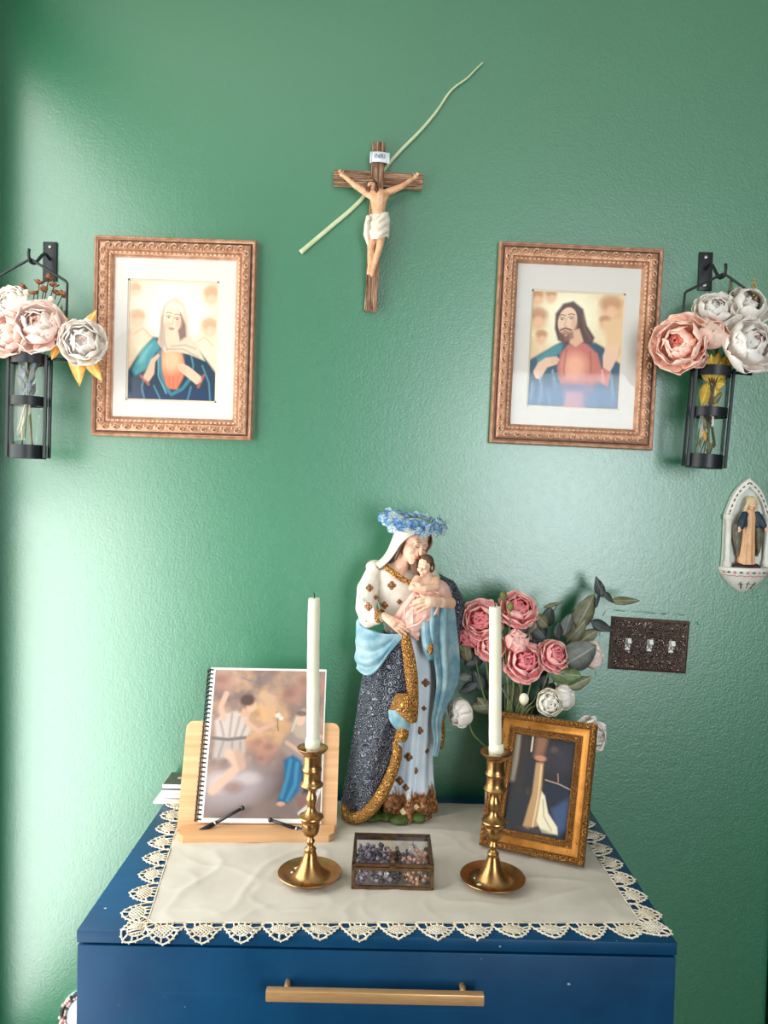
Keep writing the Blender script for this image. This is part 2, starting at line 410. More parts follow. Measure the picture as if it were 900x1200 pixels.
# ================================================================== linen cloth with crochet scallops
FL, FR, BL, BR = V(-.333, -.508), V(.414, -.479), V(-.392, -.045), V(.396, -.045)
cl = thing('table_linen', 'cream linen cloth edged with crochet lace shells, spread over the dresser', 'tablecloth', (0, -.27, DZ))
def wr(x, y):
    a = noise.fractal(V(x*9+y*5, y*7-x*3, 1.7), .8, 2.1, 4); r = 1-abs(noise.noise(V(x*7-y*9, x*4+y*6, 5.1)))*2.2
    r2 = 1-abs(noise.noise(V(x*12+y*3, y*14, 9.3)))*2.6
    return .0013+.0007*a+.0022*max(0, r)**5+.0013*max(0, r2)**6
P = []
NU, NV = 150, 100
for j in range(NV+1):
    t = j/NV; row = []
    for i in range(NU+1):
        s_ = i/NU; p = FL.lerp(FR, s_).lerp(BL.lerp(BR, s_), t)
        e = min(s_, 1-s_, t, 1-t)
        row.append((p.x, p.y, DZ+.0004+wr(p.x, p.y)*min(1, .35+e*12)))
    P.append(row)
MB().grid(P, .0006).build('linen_panel', 'linen', cl)
def scallop(a, tdir, n, pitch, depth, seed):
    rnd = random.Random(seed); a = Vector(a); b = MB(); r = .0011
    def mp(u, v):
        p = a+tdir*(u*pitch)+n*(v*depth); x, y = p.x, p.y; z = DZ+.0016+.0006*math.sin(u*9+seed)
        e = DY-.0012
        if y < e: z = DZ+.0006-(e-y); y = e-.0006
        return V(x, y, z)
    out = [(-.49, 0), (-.47, .22), (-.36, .5), (-.22, .76), (0, .93), (.22, .76), (.36, .5), (.47, .22), (.49, 0)]
    oc = cr([V(x, y, 0) for x, y in out], 41); b.tube([mp(p[0], p[1]) for p in oc], .0014, 5)
    for k in range(2, 40, 3):      # picots
        p = oc[k]; q = oc[k-1]; tg = (p-oc[k-1]); nn = V(tg[1], -tg[0], 0)
        if nn.dot(V(p[0], p[1]-.3, 0)) < 0: nn = -nn
        nn = nn.normalized(); c_ = mp(p[0]+nn.x*.03, p[1]+nn.y*.04); b.ell(c_, (.0016, .0016, .0011), n=6, m=4)
    b.tube([mp(-.5, -.02), mp(0, -.02), mp(.5, -.02)], .0011, 5)
    inn = [(.27*math.cos(q)*(1-.25*max(0, math.sin(q))), .42+.27*math.sin(q)) for q in [2*PI*k/24 for k in range(25)]]
    b.tube([mp(*p) for p in inn], r, 5)
    def inside(u, v): return ((u)/(.27))**2+((v-.42)/.28)**2 < 1
    for sgn in (1, -1):            # diamond net
        for k in range(-4, 5):
            c0 = k*.125; seg = []
            for q in range(-14, 15):
                u = q*.025; v = .42+sgn*u*1.25+c0
                if inside(u, v): seg.append((u, v))
            if len(seg) > 2: b.tube([mp(*seg[0]), mp(*seg[len(seg)//2]), mp(*seg[-1])], r, 4)
    for k in range(12):            # big holes round the net
        q = 2*PI*k/12+.13; u0, v0 = .27*math.cos(q), .42+.27*math.sin(q)
        best = min(oc, key=lambda p: abs(math.atan2(p[1]-.42, p[0])-math.atan2(v0-.42, u0)))
        if math.sin(q) < -.55: best = (u0*1.2, 0)
        b.tube([mp(u0, v0), mp((u0+best[0])/2, (v0+best[1])/2), mp(best[0], best[1])], r*rnd.uniform(1, 1.6), 4)
    return b.build('lace_shell', 'lace_thread', cl)
def edge(A, B, n_, out, d0, seed):
    t = (B-A); L = t.length; t.normalize()
    for k in range(n_): scallop(A+t*(L*(k+.5)/n_), t, out, L/n_*1.02, d0*random.uniform(.92, 1.06), seed+k)
edge(FL, FR, 13, V(.04, -1).normalized(), .040, 0)
edge(BL, FL, 8, V(-1, -.1).normalized(), .042, 40)
edge(FR, BR, 8, V(1, -.03).normalized(), .042, 60)
for c_, dr, sd in ((FL, V(-.62, -.8), 90), (FR, V(.8, -.62), 95)):
    dr = dr.normalized(); scallop(c_-dr*.006, V(-dr.y, dr.x), dr, .052, .054, sd)
# ================================================================== frames on the wall
mat('frame_bronze', (176, 124, 96), (206, 158, 128), 60, rough=.42, metal=.45, bump=.3, bscale=500)
mat('frame_dark', (66, 38, 30), (104, 64, 48), 80, rough=.5, metal=.3, bump=.3, bscale=400)
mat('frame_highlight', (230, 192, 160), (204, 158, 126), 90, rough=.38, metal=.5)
mat('mat_board', (222, 215, 208), rough=.9)
mat('mat_edge', (224, 208, 184), rough=.8)
mat('mdf_brown', (96, 72, 50), rough=.9)
def rect_sweep(b, w, h, prof, closed=False):
    """prof: (inset, depth toward the viewer) swept round a w x h rectangle, mitred; local x centred, z up, front = -y"""
    n = len(prof); vs = []
    for t, d_ in prof:
        vs += [(-w/2+t, -d_, t), (w/2-t, -d_, t), (w/2-t, -d_, h-t), (-w/2+t, -d_, h-t)]
    fs = []
    for i in range(n if closed else n-1):
        j = (i+1) % n
        for k in range(4): fs.append((i*4+k, i*4+(k+1) % 4, j*4+(k+1) % 4, j*4+k))
    return b.add(vs, fs)
def C_scroll():
    b = MB(); pts = []
    for k in range(11):
        a = math.radians(200-k*38); r = .0066*(1-k/14); pts.append((r*math.cos(a), -.0006*k*.3, r*math.sin(a)*.92))
    b.tube(pts, [.0008+.0012*math.sin(PI*(k+1)/12) for k in range(11)], 4)
    b.tube([(-.0066, 0, -.002), (-.0088, 0, -.006), (-.004, 0, -.0078)], [.0006, .0013, .0006], 4)
    b.ell((0.0092, 0, -.004), (.0022, .0014, .0034), n=6, m=4)
    return b.data('scroll_ornament', 'frame_highlight')
SCROLL = C_scroll()
def wall_frame(label, corners, roll, art):
    tl, tr, bl_, br_ = corners; cx = sum(p.x for p in corners)/4; w = ((tr-tl).length+(br_-bl_).length)/2; h = ((tl-bl_).length+(tr-br_).length)/2
    base = (bl_+br_)/2; cen = (tl+tr+bl_+br_)/4; R = Quaternion((0, 1, 0), math.radians(roll))
    loc = cen-(R @ V(0, 0, h/2)); loc.y = -.001
    f = thing('framed_print', label, 'picture', loc, 'pair of framed prints on the green wall', R); ORI[f] = (0, 0, 0)
    prof = [(.0, 0), (.0, .014), (.0015, .0165), (.0045, .017), (.0065, .0145), (.009, .0135), (.012, .0155), (.018, .019), (.024, .0195), (.0285, .0175), (.030, .0145), (.0315, .0155), (.035, .0160), (.038, .014), (.0395, .010), (.042, .0085), (.042, .004), (.036, 0)]
    rect_sweep(MB(), w, h, prof, True).build('moulding', 'frame_bronze', f, angle=35)
    rect_sweep(MB(), w, h, [(.0066, .0143), (.009, .0137), (.0118, .0156)]).build('groove', 'frame_dark', f)
    # scroll ornaments in the hollow of the moulding
    t = .0195
    for (x0, z0, x1, z1, rot) in ((-w/2+t, h-t, w/2-t, h-t, 0), (w/2-t, h-t, w/2-t, t, 90), (w/2-t, t, -w/2+t, t, 180), (-w/2+t, t, -w/2+t, h-t, 270)):
        L = abs(x1-x0)+abs(z1-z0); n = round(L/.0235)
        for k in range(n):
            s_ = (k+.5)/n; o = bpy.data.objects.new('scroll_ornament', SCROLL); C.objects.link(o); o.parent = f
            o.location = (x0+(x1-x0)*s_, -.0205, z0+(z1-z0)*s_); o.rotation_euler = (0, math.radians(rot), 0); o.scale = (1, 1.3, 1)
    b = MB(); b2 = MB()      # fine beading, too small to pick apart
    def bead(bb, t, d_, step, r):
        for (x0, z0, x1, z1) in ((-w/2+t, h-t, w/2-t, h-t), (w/2-t, h-t, w/2-t, t), (w/2-t, t, -w/2+t, t), (-w/2+t, t, -w/2+t, h-t)):
            L = abs(x1-x0)+abs(z1-z0); n = round(L/step); hz = x0 != x1
            for k in range(n):
                s_ = (k+.5)/n; c_ = (x0+(x1-x0)*s_, -d_, z0+(z1-z0)*s_)
                bb.ell(c_, (step*.42, r*.8, r) if hz else (r, r*.8, step*.42), n=6, m=4)
    bead(b, .0337, .0158, .0092, .0026); bead(b2, .003, .0168, .0042, .0016)
    o = b.build('inner_beading', 'frame_highlight', f, local=True); o['kind'] = 'stuff'
    o = b2.build('outer_beading', 'frame_bronze', f, local=True); o['kind'] = 'stuff'
    MB().box((-w/2+.03, -.004, .03), (w/2-.03, -.001, h-.03)).build('backing_board', 'mdf_brown', f, smooth=False, local=True)
    iw, ih = w-.078, h-.078; ax0, ax1, az0, az1 = art['rect']     # opening in the mat as fractions of the frame
    ox0, ox1, oz0, oz1 = -w/2+w*ax0, -w/2+w*ax1, h*(1-az1), h*(1-az0)
    b = MB()
    for (a0, a1, c0, c1) in ((-iw/2, ox0, .039, h-.039), (ox1, iw/2, .039, h-.039), (ox0, ox1, .039, oz0), (ox0, ox1, oz1, h-.039)): b.box((a0, -.0075, c0), (a1, -.0055, c1))
    b.build('mat_board', 'mat_board', f, smooth=False, local=True)
    b = MB(); e = .0035
    for (a0, a1, c0, c1) in ((ox0-.001, ox0+e, oz0, oz1), (ox1-e, ox1+.001, oz0, oz1), (ox0, ox1, oz0, oz0+e), (ox0, ox1, oz1-e, oz1)): b.box((a0, -.0058, c0), (a1, -.0048, c1))
    b.build('mat_bevel', 'mat_edge', f, smooth=False, local=True)
    pw, ph = ox1-ox0-.004, oz1-oz0-.004
    MB().box((ox0+.001, -.0043, oz0+.001), (ox1-.001, -.0041, oz1-.001)).build('print_paper', 'mat_board', f, smooth=False, local=True)
    art['paint'](pw, ph).build('print', f, Matrix.Translation((ox0+.002, -.0046, oz0+.002)), 'printed_art')
    MB().box((-iw/2, -.0089, .039), (iw/2, -.0082, h-.039)).build('glass', 'picture_glass', f, smooth=False, local=True)
    return f
# generic devotional busts in the colours of the prints
def paint_woman(w, h):
    c = Canvas(w, h, 150, (240, 214, 180)); c.clouds((226, 184, 150), 4, .7, 3); c.ell(.50, .30, .40, .46, (253, 246, 224), 1.1)
    for x, y, r in ((.07, .09, .06), (.10, .33, .085), (.92, .12, .085), (.91, .39, .09), (.05, .47, .06)):
        c.ell(x, y, r, r*1.15, (232, 176, 140), .8, al=.7); c.ell(x, y-r*.5, r*1.05, r*.75, (204, 150, 108), .6, al=.6); c.ell(x+.01, y+.012, r*.5, r*.5, (244, 202, 172), .8, al=.8)
    for x, y in ((.16, .47), (.86, .53)): c.ell(x, y, .15, .10, (246, 216, 186), .5, 25, .85); c.line([(x-.1, y-.02), (x, y-.07), (x+.1, y)], .01, (220, 172, 136), .6)
    c.poly([(.0, .76), (.10, .64), (.28, .47), (.72, .49), (.90, .66), (1, .76), (1, 1), (0, 1)], (22, 52, 74), .03)
    c.poly([(.05, .75), (.16, .57), (.30, .475), (.36, .56), (.30, .62), (.22, .74), (.08, .80)], (72, 152, 160), .035); c.poly([(.10, .70), (.20, .57), (.27, .53), (.18, .68)], (128, 196, 196), .05, .8)
    c.poly([(.0, .90), (.3, .92), (.6, .9), (1, .92), (1, 1), (0, 1)], (26, 50, 88), .06)
    c.poly([(.34, .60), (.42, .555), (.58, .555), (.64, .68), (.63, .80), (.56, .905), (.46, .90), (.38, .80)], (222, 122, 88), .025); c.ell(.49, .66, .11, .13, (246, 190, 148), .9, al=.9)
    for k in range(4): c.line([(.42+.05*k, .80), (.43+.045*k, .90)], .006, (190, 84, 60), .6)
    c.line([(.36, .58), (.37, .74), (.42, .88), (.50, .95), (.62, .90), (.72, .80)], .018, (52, 126, 140), .9); c.line([(.34, .62), (.35, .80), (.44, .94)], .008, (120, 186, 192), .7)
    for P in (((.70, .58), (.74, .70), (.73, .76)), ((.2, .80), (.16, .90), (.2, 1)), ((.3, .88), (.38, 1)), ((.84, .70), (.92, .84), (.94, 1)), ((.72, .88), (.68, 1))): c.line(P, .010, (86, 142, 158), .7)
    c.poly([(.33, .52), (.36, .40), (.36, .26), (.42, .17), (.52, .13), (.62, .18), (.67, .30), (.69, .44), (.80, .56), (.87, .66), (.70, .61), (.52, .585), (.42, .60)], (222, 200, 176), .018)
    c.poly([(.58, .26), (.645, .36), (.655, .46), (.58, .50), (.55, .42)], (140, 106, 98), .03); c.poly([(.36, .30), (.40, .27), (.42, .46), (.40, .58), (.34, .52)], (196, 170, 152), .02)
    c.poly([(.42, .40), (.56, .42), (.58, .52), (.50, .56), (.43, .52)], (238, 202, 174), .02); c.ell(.490, .325, .098, .135, (246, 212, 184), .10, -8); c.ell(.445, .37, .045, .04, (236, 170, 146), 1.2, al=.6); c.ell(.56, .35, .035, .06, (224, 176, 150), 1.0, al=.7)
    for x, y in ((.450, .305), (.545, .318)): c.ell(x, y, .024, .008, (222, 200, 182), .6); c.ell(x, y, .011, .008, (84, 60, 54), .8); c.line([(x-.03, y-.010), (x, y-.017), (x+.028, y-.008)], .004, (96, 64, 56), .9); c.line([(x-.034, y-.036), (x, y-.044), (x+.034, y-.034)], .005, (150, 108, 88), .8)
    c.line([(.508, .30), (.500, .355), (.488, .362)], .005, (214, 164, 138), .9); c.line([(.455, .396), (.485, .391), (.515, .398)], .006, (178, 84, 78)); c.ell(.485, .406, .022, .008, (208, 116, 104), .6)
    c.poly([(.385, .28), (.40, .22), (.50, .17), (.60, .21), (.625, .29), (.56, .235), (.48, .225)], (238, 222, 200), .015); c.line([(.40, .20), (.38, .34), (.37, .50)], .006, (180, 152, 134), .7)
    for P in (((.44, .57), (.62, .565), (.80, .63)), ((.48, .545), (.64, .53), (.76, .56)), ((.41, .50), (.44, .58))): c.line(P, .009, (182, 154, 138), .7)
    c.poly([(.22, .74), (.26, .66), (.34, .61), (.36, .625), (.31, .68), (.30, .78), (.24, .85), (.17, .82)], (234, 186, 158), .015); c.poly([(.56, .695), (.62, .685), (.70, .715), (.83, .79), (.84, .83), (.78, .86), (.66, .79), (.58, .745)], (236, 190, 162), .015)
    for k in range(3): c.line([(.575+.01*k, .705+.015*k), (.66, .725+.018*k)], .003, (196, 136, 112), .7)
    c.line([(.15, .80), (.24, .87)], .014, (206, 104, 86), .7); c.line([(.86, .78), (.80, .88)], .014, (206, 104, 86), .6)
    return c
def paint_man(w, h):
    c = Canvas(w, h, 150, (238, 208, 160)); c.clouds((216, 170, 124), 4, .8, 8); c.ell(.42, .24, .36, .40, (253, 244, 212), 1.1)
    for x, y, r in ((.05, .06, .07), (.2, .045, .06), (.07, .25, .10), (.12, .40, .06), (.86, .14, .12), (.80, .25, .06)):
        c.ell(x, y, r, r*1.15, (224, 160, 116), .8, al=.7); c.ell(x, y-r*.5, r*1.05, r*.7, (180, 116, 74), .6, al=.65); c.ell(x+.01, y+.01, r*.5, r*.5, (240, 190, 152), .8, al=.8)
    c.poly([(.78, .24), (1, .20), (1, .46), (.84, .46)], (232, 194, 146), .06)
    c.poly([(0, .60), (.14, .53), (.34, .43), (.62, .40), (.80, .46), (.92, .56), (1, .60), (1, 1), (0, 1)], (36, 78, 104), .03)
    c.poly([(.08, .58), (.28, .46), (.36, .45), (.34, .52), (.26, .58), (.1, .65)], (70, 140, 146), .03); c.poly([(.70, .42), (.80, .47), (.80, .56), (.72, .52)], (38, 74, 92), .02)
    c.poly([(.34, .53), (.42, .45), (.60, .43), (.74, .52), (.80, .66), (.72, .80), (.63, 1), (.40, 1), (.36, .82), (.31, .66)], (202, 112, 98), .03); c.ell(.50, .63, .12, .13, (246, 178, 146), 1.0, al=.9)
    for P in (((.40, .50), (.38, .66), (.40, .80)), ((.66, .50), (.68, .66), (.62, .80)), ((.58, .72), (.56, .82))): c.line(P, .010, (168, 82, 74), .6)
    c.poly([(.0, .84), (.3, .80), (.7, .81), (1, .82), (1, 1), (0, 1)], (84, 120, 162), .12, .85); c.poly([(.34, .80), (.70, .79), (.68, .835), (.36, .85)], (104, 104, 140), .03, .8); c.poly([(.43, .86), (.60, .86), (.62, 1), (.40, 1)], (196, 146, 158), .04, .85)
    c.poly([(.30, .42), (.26, .32), (.26, .19), (.34, .10), (.45, .075), (.56, .14), (.61, .28), (.70, .38), (.68, .44), (.58, .43), (.40, .45)], (84, 52, 46), .025); c.line([(.56, .18), (.58, .30), (.66, .40)], .012, (126, 84, 70), .7); c.line([(.30, .30), (.33, .42)], .010, (126, 84, 70), .6)
    c.poly([(.42, .34), (.53, .31), (.58, .42), (.50, .47), (.43, .44)], (226, 178, 148), .02); c.ell(.395, .25, .102, .150, (240, 200, 170), .10, 10); c.poly([(.33, .345), (.46, .335), (.47, .39), (.42, .425), (.37, .42)], (146, 94, 76), .03, .85); c.ell(.47, .27, .03, .07, (216, 168, 138), 1.0, al=.7)
    for x, y in ((.335, .238), (.435, .226)): c.ell(x, y, .023, .008, (214, 188, 168), .6); c.ell(x, y, .011, .008, (74, 52, 46), .8); c.line([(x-.03, y-.010), (x, y-.017), (x+.028, y-.008)], .004, (80, 50, 44), .9); c.line([(x-.034, y-.032), (x, y-.042), (x+.034, y-.034)], .006, (104, 66, 54), .85)
    c.line([(.385, .22), (.365, .290), (.385, .297)], .005, (206, 156, 128), .9); c.line([(.325, .330), (.375, .312), (.44, .325)], .010, (110, 68, 56)); c.ell(.378, .337, .026, .008, (190, 100, 90), .6); c.ell(.385, .372, .014, .012, (226, 180, 150), .8, al=.7)
    c.poly([(.05, .70), (.10, .62), (.18, .575), (.30, .56), (.33, .585), (.31, .625), (.20, .66), (.13, .76), (.08, .76)], (236, 192, 164), .015); c.poly([(.81, .64), (.80, .54), (.84, .43), (.865, .43), (.88, .49), (.94, .43), (.97, .44), (.96, .54), (.92, .62), (.88, .68)], (238, 194, 166), .015)
    for k in range(3): c.line([(.24, .585+.018*k), (.32, .58+.016*k)], .003, (190, 132, 106), .7)
    c.poly([(.74, .68), (.82, .64), (.90, .68), (.87, .80), (.76, .76)], (206, 118, 108), .02); c.line([(.80, .66), (.82, .76)], .007, (244, 196, 180), .7)
    for P in (((.12, .72), (.16, .88), (.12, 1)), ((.26, .68), (.30, .82)), ((.9, .70), (.94, .9)), ((.05, .8), (.03, .95)), ((.22, .88), (.26, 1))): c.line(P, .010, (140, 178, 200), .6)
    return c
LFc = [PT(x, y, -.018) for x, y in ((109, 275), (299, 281), (107, 509), (296, 517))]
RFc = [PT(x, y, -.018) for x, y in ((587, 283), (779, 290), (573, 520), (765, 526))]
wall_frame('carved bronze frame with a pale-matted print of a veiled woman in a blue cloak', LFc, 0.4, dict(rect=(.205, .770, .205, .815), paint=paint_woman))
rf = wall_frame('carved bronze frame with a pale-matted print of a long-haired bearded man', RFc, 1.25, dict(rect=(.215, .790, .225, .810), paint=paint_man))
# ================================================================== triple light switch
mat('switch_white', (232, 232, 228), rough=.4)
ring_mat('dark_bronze_relief', (42, 30, 28), (196, 170, 156), 120, 24, rough=.34, metal=.45, thr=(.45, .95), bump=1.0, dist=.003)
mat('dark_bronze', (78, 58, 52), (110, 86, 76), 120, rough=.38, metal=.5)
sc = [PT(x, y, -.004) for x, y in ((718, 723), (808, 729), (713, 783), (803, 789))]
scx = (sc[0]+sc[1]+sc[2]+sc[3])/4; sw_, sh_ = .167, .113
R = Quaternion((0, 1, 0), math.radians(2.3)); L0 = scx-(R @ V(0, 0, sh_/2)); L0.y = -.0005
s = thing('switch_plate', 'dark bronze scrollwork plate with three white toggle switches', 'light switch', L0, None, R); ORI[s] = (0, 0, 0)
rect_sweep(MB(), sw_, sh_, [(0, 0), (.0005, .004), (.003, .006), (.0055, .0075), (.0065, .0065)]).build('plate_rim', 'dark_bronze', s, angle=40)
b = MB(); cols = [-.0465, 0, .0465]
xs = [-sw_/2+.006]+[c_+o_ for c_ in cols for o_ in (-.0052, .0052)]+[sw_/2-.006]; zs = [.006, sh_/2-.0125, sh_/2+.0125, sh_-.006]
for i in range(7):
    for j in range(3):
        if j == 1 and i % 2 == 1: continue
        b.box((xs[i], -.0058, zs[j]), (xs[i+1], -.001, zs[j+1]))
b.build('plate_face', 'dark_bronze_relief', s, smooth=False)
def arcs(cx, cz, r, a0, a1, n=12): return [(cx+r*math.cos(math.radians(a0+(a1-a0)*k/n)), -.0064, cz+r*math.sin(math.radians(a0+(a1-a0)*k/n))) for k in range(n+1)]
for c_ in cols:
    b = MB()
    for sx in (-1, 1):
        b.tube(arcs(c_+sx*.012, sh_/2+.002, .0125, 90-sx*60, 90-sx*250), .0011, 5); b.tube(arcs(c_+sx*.011, sh_/2+.03, .008, -90, -90+sx*300), .001, 5)
        b.tube(arcs(c_+sx*.011, sh_/2-.031, .008, 90, 90-sx*300), .001, 5); b.tube(arcs(c_+sx*.017, sh_/2+.018, .004, 0, 330), .0009, 5); b.tube(arcs(c_+sx*.017, sh_/2-.018, .004, 0, 330), .0009, 5)
    for q in (-.003, 0, .003): b.tube([(c_+q, -.0062, sh_/2+.016), (c_+q, -.0062, sh_/2+.024)], .0008, 5)
    b.ell((c_, -.0062, sh_/2-.036), (.006, .002, .005)); b.ell((c_, -.0062, sh_/2+.038), (.007, .002, .004))
    b.build('scroll_relief', 'dark_bronze', s)
    MB().box((c_-.0051, -.0064, sh_/2-.0124), (c_+.0051, -.002, sh_/2+.0124)).build('switch_slot', 'switch_white', s, smooth=False)
    tg = MB(); M_ = Matrix.Translation((c_, -.004, sh_/2+.002)) @ Matrix.Rotation(math.radians(-28), 4, 'X')
    tg.box((-.0042, -.016, -.0055), (.0042, 0, .0055), M_, bev=.0012).build('toggle', 'switch_white', s, angle=40)
    for q in (-.030, .030): MB().lathe([(.0026, 0), (.0026, .001), (.001, .0016)], 10, Matrix.Translation((c_, -.0058, sh_/2+q)) @ Matrix.Rotation(PI/2, 4, 'X')).build('screw', 'dark_bronze', s)
# ================================================================== crucifix and palm
mat('palm_straw', (206, 214, 178), (186, 196, 150), 30, rough=.6, stretch=(1, 1, 1))
pp = [(352, 296), (372, 279), (392, 262), (412, 245), (432, 224), (453, 195), (470, 176), (490, 156), (505, 139), (515, 126), (524, 112), (533, 102), (547, 92), (556, 83), (566, 73)]
pc = cr([PT(x, y, -.0042) for x, y in pp], 60); b = MB(); Pn = []
for i, p in enumerate(pc):
    t_ = pc[min(i+1, 59)]-pc[max(i-1, 0)]; nn = V(-t_[2], 0, t_[0]).normalized(); wd = .0049*(1-.72*i/59)
    Pn.append([tuple(V(*p)+nn*wd*q+V(0, -.0012*(1-q*q), 0)) for q in (-1, 0, 1)])
tag(b.grid(Pn, .0012).build('palm_strip', 'palm_straw'), 'long thin dried palm strip tucked diagonally behind the crucifix', 'palm leaf')
def _wood(nm, stretch):
    t = NT(nm); co = t.coord('Object', (1, 1, 1)); n = t.noise(co, 3, 3)
    t2 = t.noise(t.coord('Object', stretch), 1, 4, .6, .8)
    t.set(Base_Color=t.ramp(t2, [(.36, lin((84, 54, 40))), (.5, lin((158, 118, 92))), (.66, lin((212, 178, 148)))]), Roughness=.65); t.bump(t2, .9, .002); return t.m
_wood('carved_wood', (330, 100, 18)); _wood('carved_wood_cross', (18, 100, 330))
mat('skin_painted', (216, 152, 108), (236, 188, 150), 90, rough=.55, bump=.1, bscale=300)
mat('loincloth_white', (222, 208, 188), (240, 230, 214), 90, rough=.65)
mat('brown_hair', (72, 40, 26), (104, 62, 40), 200, rough=.6, bump=.5, bscale=500)
mat('scroll_paper', (224, 226, 232), rough=.6); mat('ink_blue', (96, 112, 140), rough=.6)
cx = thing('crucifix', 'carved wooden crucifix with a painted figure and a white scroll sign', 'crucifix', PT(435, 365, -.005))
def beam(p0, p1, w, y0, y1, nm, ragged):
    p0, p1 = PT(*p0, -.015), PT(*p1, -.015); ax = (p1-p0); L = ax.length; ax.normalize(); sd = V(-ax.z, 0, ax.x); n = 9; NL = 24
    b = MB(); rnd = random.Random(3)
    off = [rnd.uniform(-.5, 1)*ragged for _ in range(n)]
    for k in range(n-1):      # side-by-side ridges with split ends
        u0, u1 = -w/2+w*k/(n-1), -w/2+w*(k+1)/(n-1); P = []
        for q in range(NL+1):
            tt = q/NL*(L+off[k]); wob = .0004*math.sin(q*.9+k*2.1); hz = .0011*math.sin(q*.5+k*1.7)
            P.append([tuple(p0+ax*tt+sd*(u0+wob)+V(0, y0-(-.015)+.0016, 0)), tuple(p0+ax*tt+sd*((u0+u1)/2+wob)+V(0, y0-(-.015)-.0008+hz*.4, 0)), tuple(p0+ax*tt+sd*(u1+wob)+V(0, y0-(-.015)+.0016, 0))])
        b.grid(P)
    b2 = MB(); c4 = [p0+sd*q*w/2 for q in (-1, 1)]+[p0+ax*L+sd*q*w/2 for q in (1, -1)]
    vs = [(p.x, y0+.0012, p.z) for p in c4]+[(p.x, y1, p.z) for p in c4]
    b.add(vs, [(0, 1, 2, 3), (7, 6, 5, 4)]+[(i, i+4, (i+1) % 4+4, (i+1) % 4) for i in range(4)])
    return b.build(nm, 'carved_wood' if nm == 'upright_beam' else 'carved_wood_cross', cx, angle=50)
beam((434.7, 364), (444.2, 168), .0265, -.020, -.002, 'upright_beam', .004)
beam((391, 207.5), (495, 212.5), .030, -.017, -.003, 'crossbeam', .0015)
def q3(x, y, yy): return PT(x, y, yy)
b = MB(); U = .00183
Yb = -.030
sh = [q3(431, 227, Yb), q3(455, 225, Yb)]; ch = q3(444, 232, Yb); wa = q3(443.5, 247, Yb); hp = q3(444, 259, Yb)
b.chain([sh[0], ch, sh[1]], [.0078, .013, .0078]); b.chain([ch, wa, hp], [.0185, .0138, .0165]); b.ell(ch+V(0, -.003, .002), (.021, .012, .016))
b.ell(q3(440, 234, Yb-.006), (.0085, .006, .006)); b.ell(q3(449, 233.5, Yb-.006), (.0085, .006, .006))
b.chain([sh[0], q3(417, 218, Yb-.002), q3(405, 208, Yb+.003)], [.0078, .0062, .0042]); b.chain([sh[1], q3(470, 219, Yb-.002), q3(483, 210, Yb+.003)], [.0078, .0062, .0042])
for sg, hx, hy in ((-1, 400, 204.5), (1, 487, 207.5)):
    hc = q3(hx, hy, Yb+.004); b.ell(hc, (.0045, .003, .0052)); b.cap(q3(hx-sg*4, hy+3, Yb+.004), hc, .0038, .004)
    for k in range(4): a = math.radians(90+sg*(-10-k*16)); b.cap(hc+V(math.cos(a)*.004, -.001, math.sin(a)*.004), hc+V(math.cos(a)*.0085, -.004, math.sin(a)*.0085), .0013, .001, n=8)
    a = math.radians(90+sg*40); b.cap(hc, hc+V(math.cos(a)*.0075, -.003, math.sin(a)*.0075), .0014, .0011, n=8)
b.chain([q3(440, 261, Yb), q3(434.8, 288, Yb-.007), q3(433.5, 312, Yb-.001), q3(432, 320, Yb-.006)], [.012, .0080, .0052, .0042])
b.chain([q3(449, 261, Yb), q3(445.2, 287, Yb-.010), q3(439.0, 311, Yb-.005), q3(436, 322, Yb-.010)], [.012, .0080, .0052, .0042])
b.chain([ch+V(0, 0, .012), q3(438, 221, Yb-.008)], [.007, .006])
hc = q3(435.5, 217.5, Yb-.012); b.ell(hc, (.0088, .0095, .0115)); b.cap(hc+V(-.004, -.006, -.008), hc+V(-.002, -.004, 0), .004, .006); b.cap(hc+V(-.003, -.0095, .0), hc+V(-.0036, -.0108, -.003), .0014, .0018, n=8)
body = blob(b, 'figure', 'skin_painted', cx, .0009, 4)
b = MB()    # hair, beard
b.ell(hc+V(.002, .004, .004), (.0095, .0095, .0105)); b.chain([hc+V(.006, .0, .002), hc+V(.0105, -.001, -.008), hc+V(.0125, -.002, -.019)], [.005, .005, .0025]); b.chain([hc+V(-.007, .002, .003), hc+V(-.0088, 0, -.007)], [.004, .0025])
b.chain([hc+V(-.005, -.0075, -.009), hc+V(-.0045, -.009, -.016)], [.0038, .0016]); b.cap(hc+V(-.0055, -.0098, -.0048), hc+V(0, -.0098, -.0048), .001, .001, n=6)
blob(b, 'hair', 'brown_hair', body, .0008, 2)
b = MB()
for k in range(26):
    a = 2*PI*k/26; p = hc+V(.001+math.cos(a)*.0102, math.sin(a)*.0104+.001, .0055+.001*math.sin(3*a)); q = hc+V(.001+math.cos(a+.35)*.0102, math.sin(a+.35)*.0104+.001, .0055-.001*math.sin(3*a)); b.tube([p, q], .001, 5)
b.build('thorn_crown', 'brown_hair', body)
b = MB()
for sx in (-.0032, .0024): b.ell(hc+V(sx-.0015, -.0092, .0008), (.0015, .0008, .0006), n=6, m=4)
b.build('eyes', 'brown_hair', body)
b = MB()    # loincloth with folds
rows = []
for py, xl, xr, fw in ((251, 434, 455, .0185), (258, 431.5, 456.5, .021), (266, 430, 456, .021), (274, 429.5, 456, .0235), (280, 432, 455, .0225)):
    c_ = (xl+xr)/2; r_ = []
    for k in range(9):
        a = PI*k/8; r_.append(PT(c_-(xr-xl)/2*math.cos(a), py+(2.5 if k > 4 else 0)*math.sin(2*a), Yb+.004-fw*math.sin(a)))
    rows.append(r_)
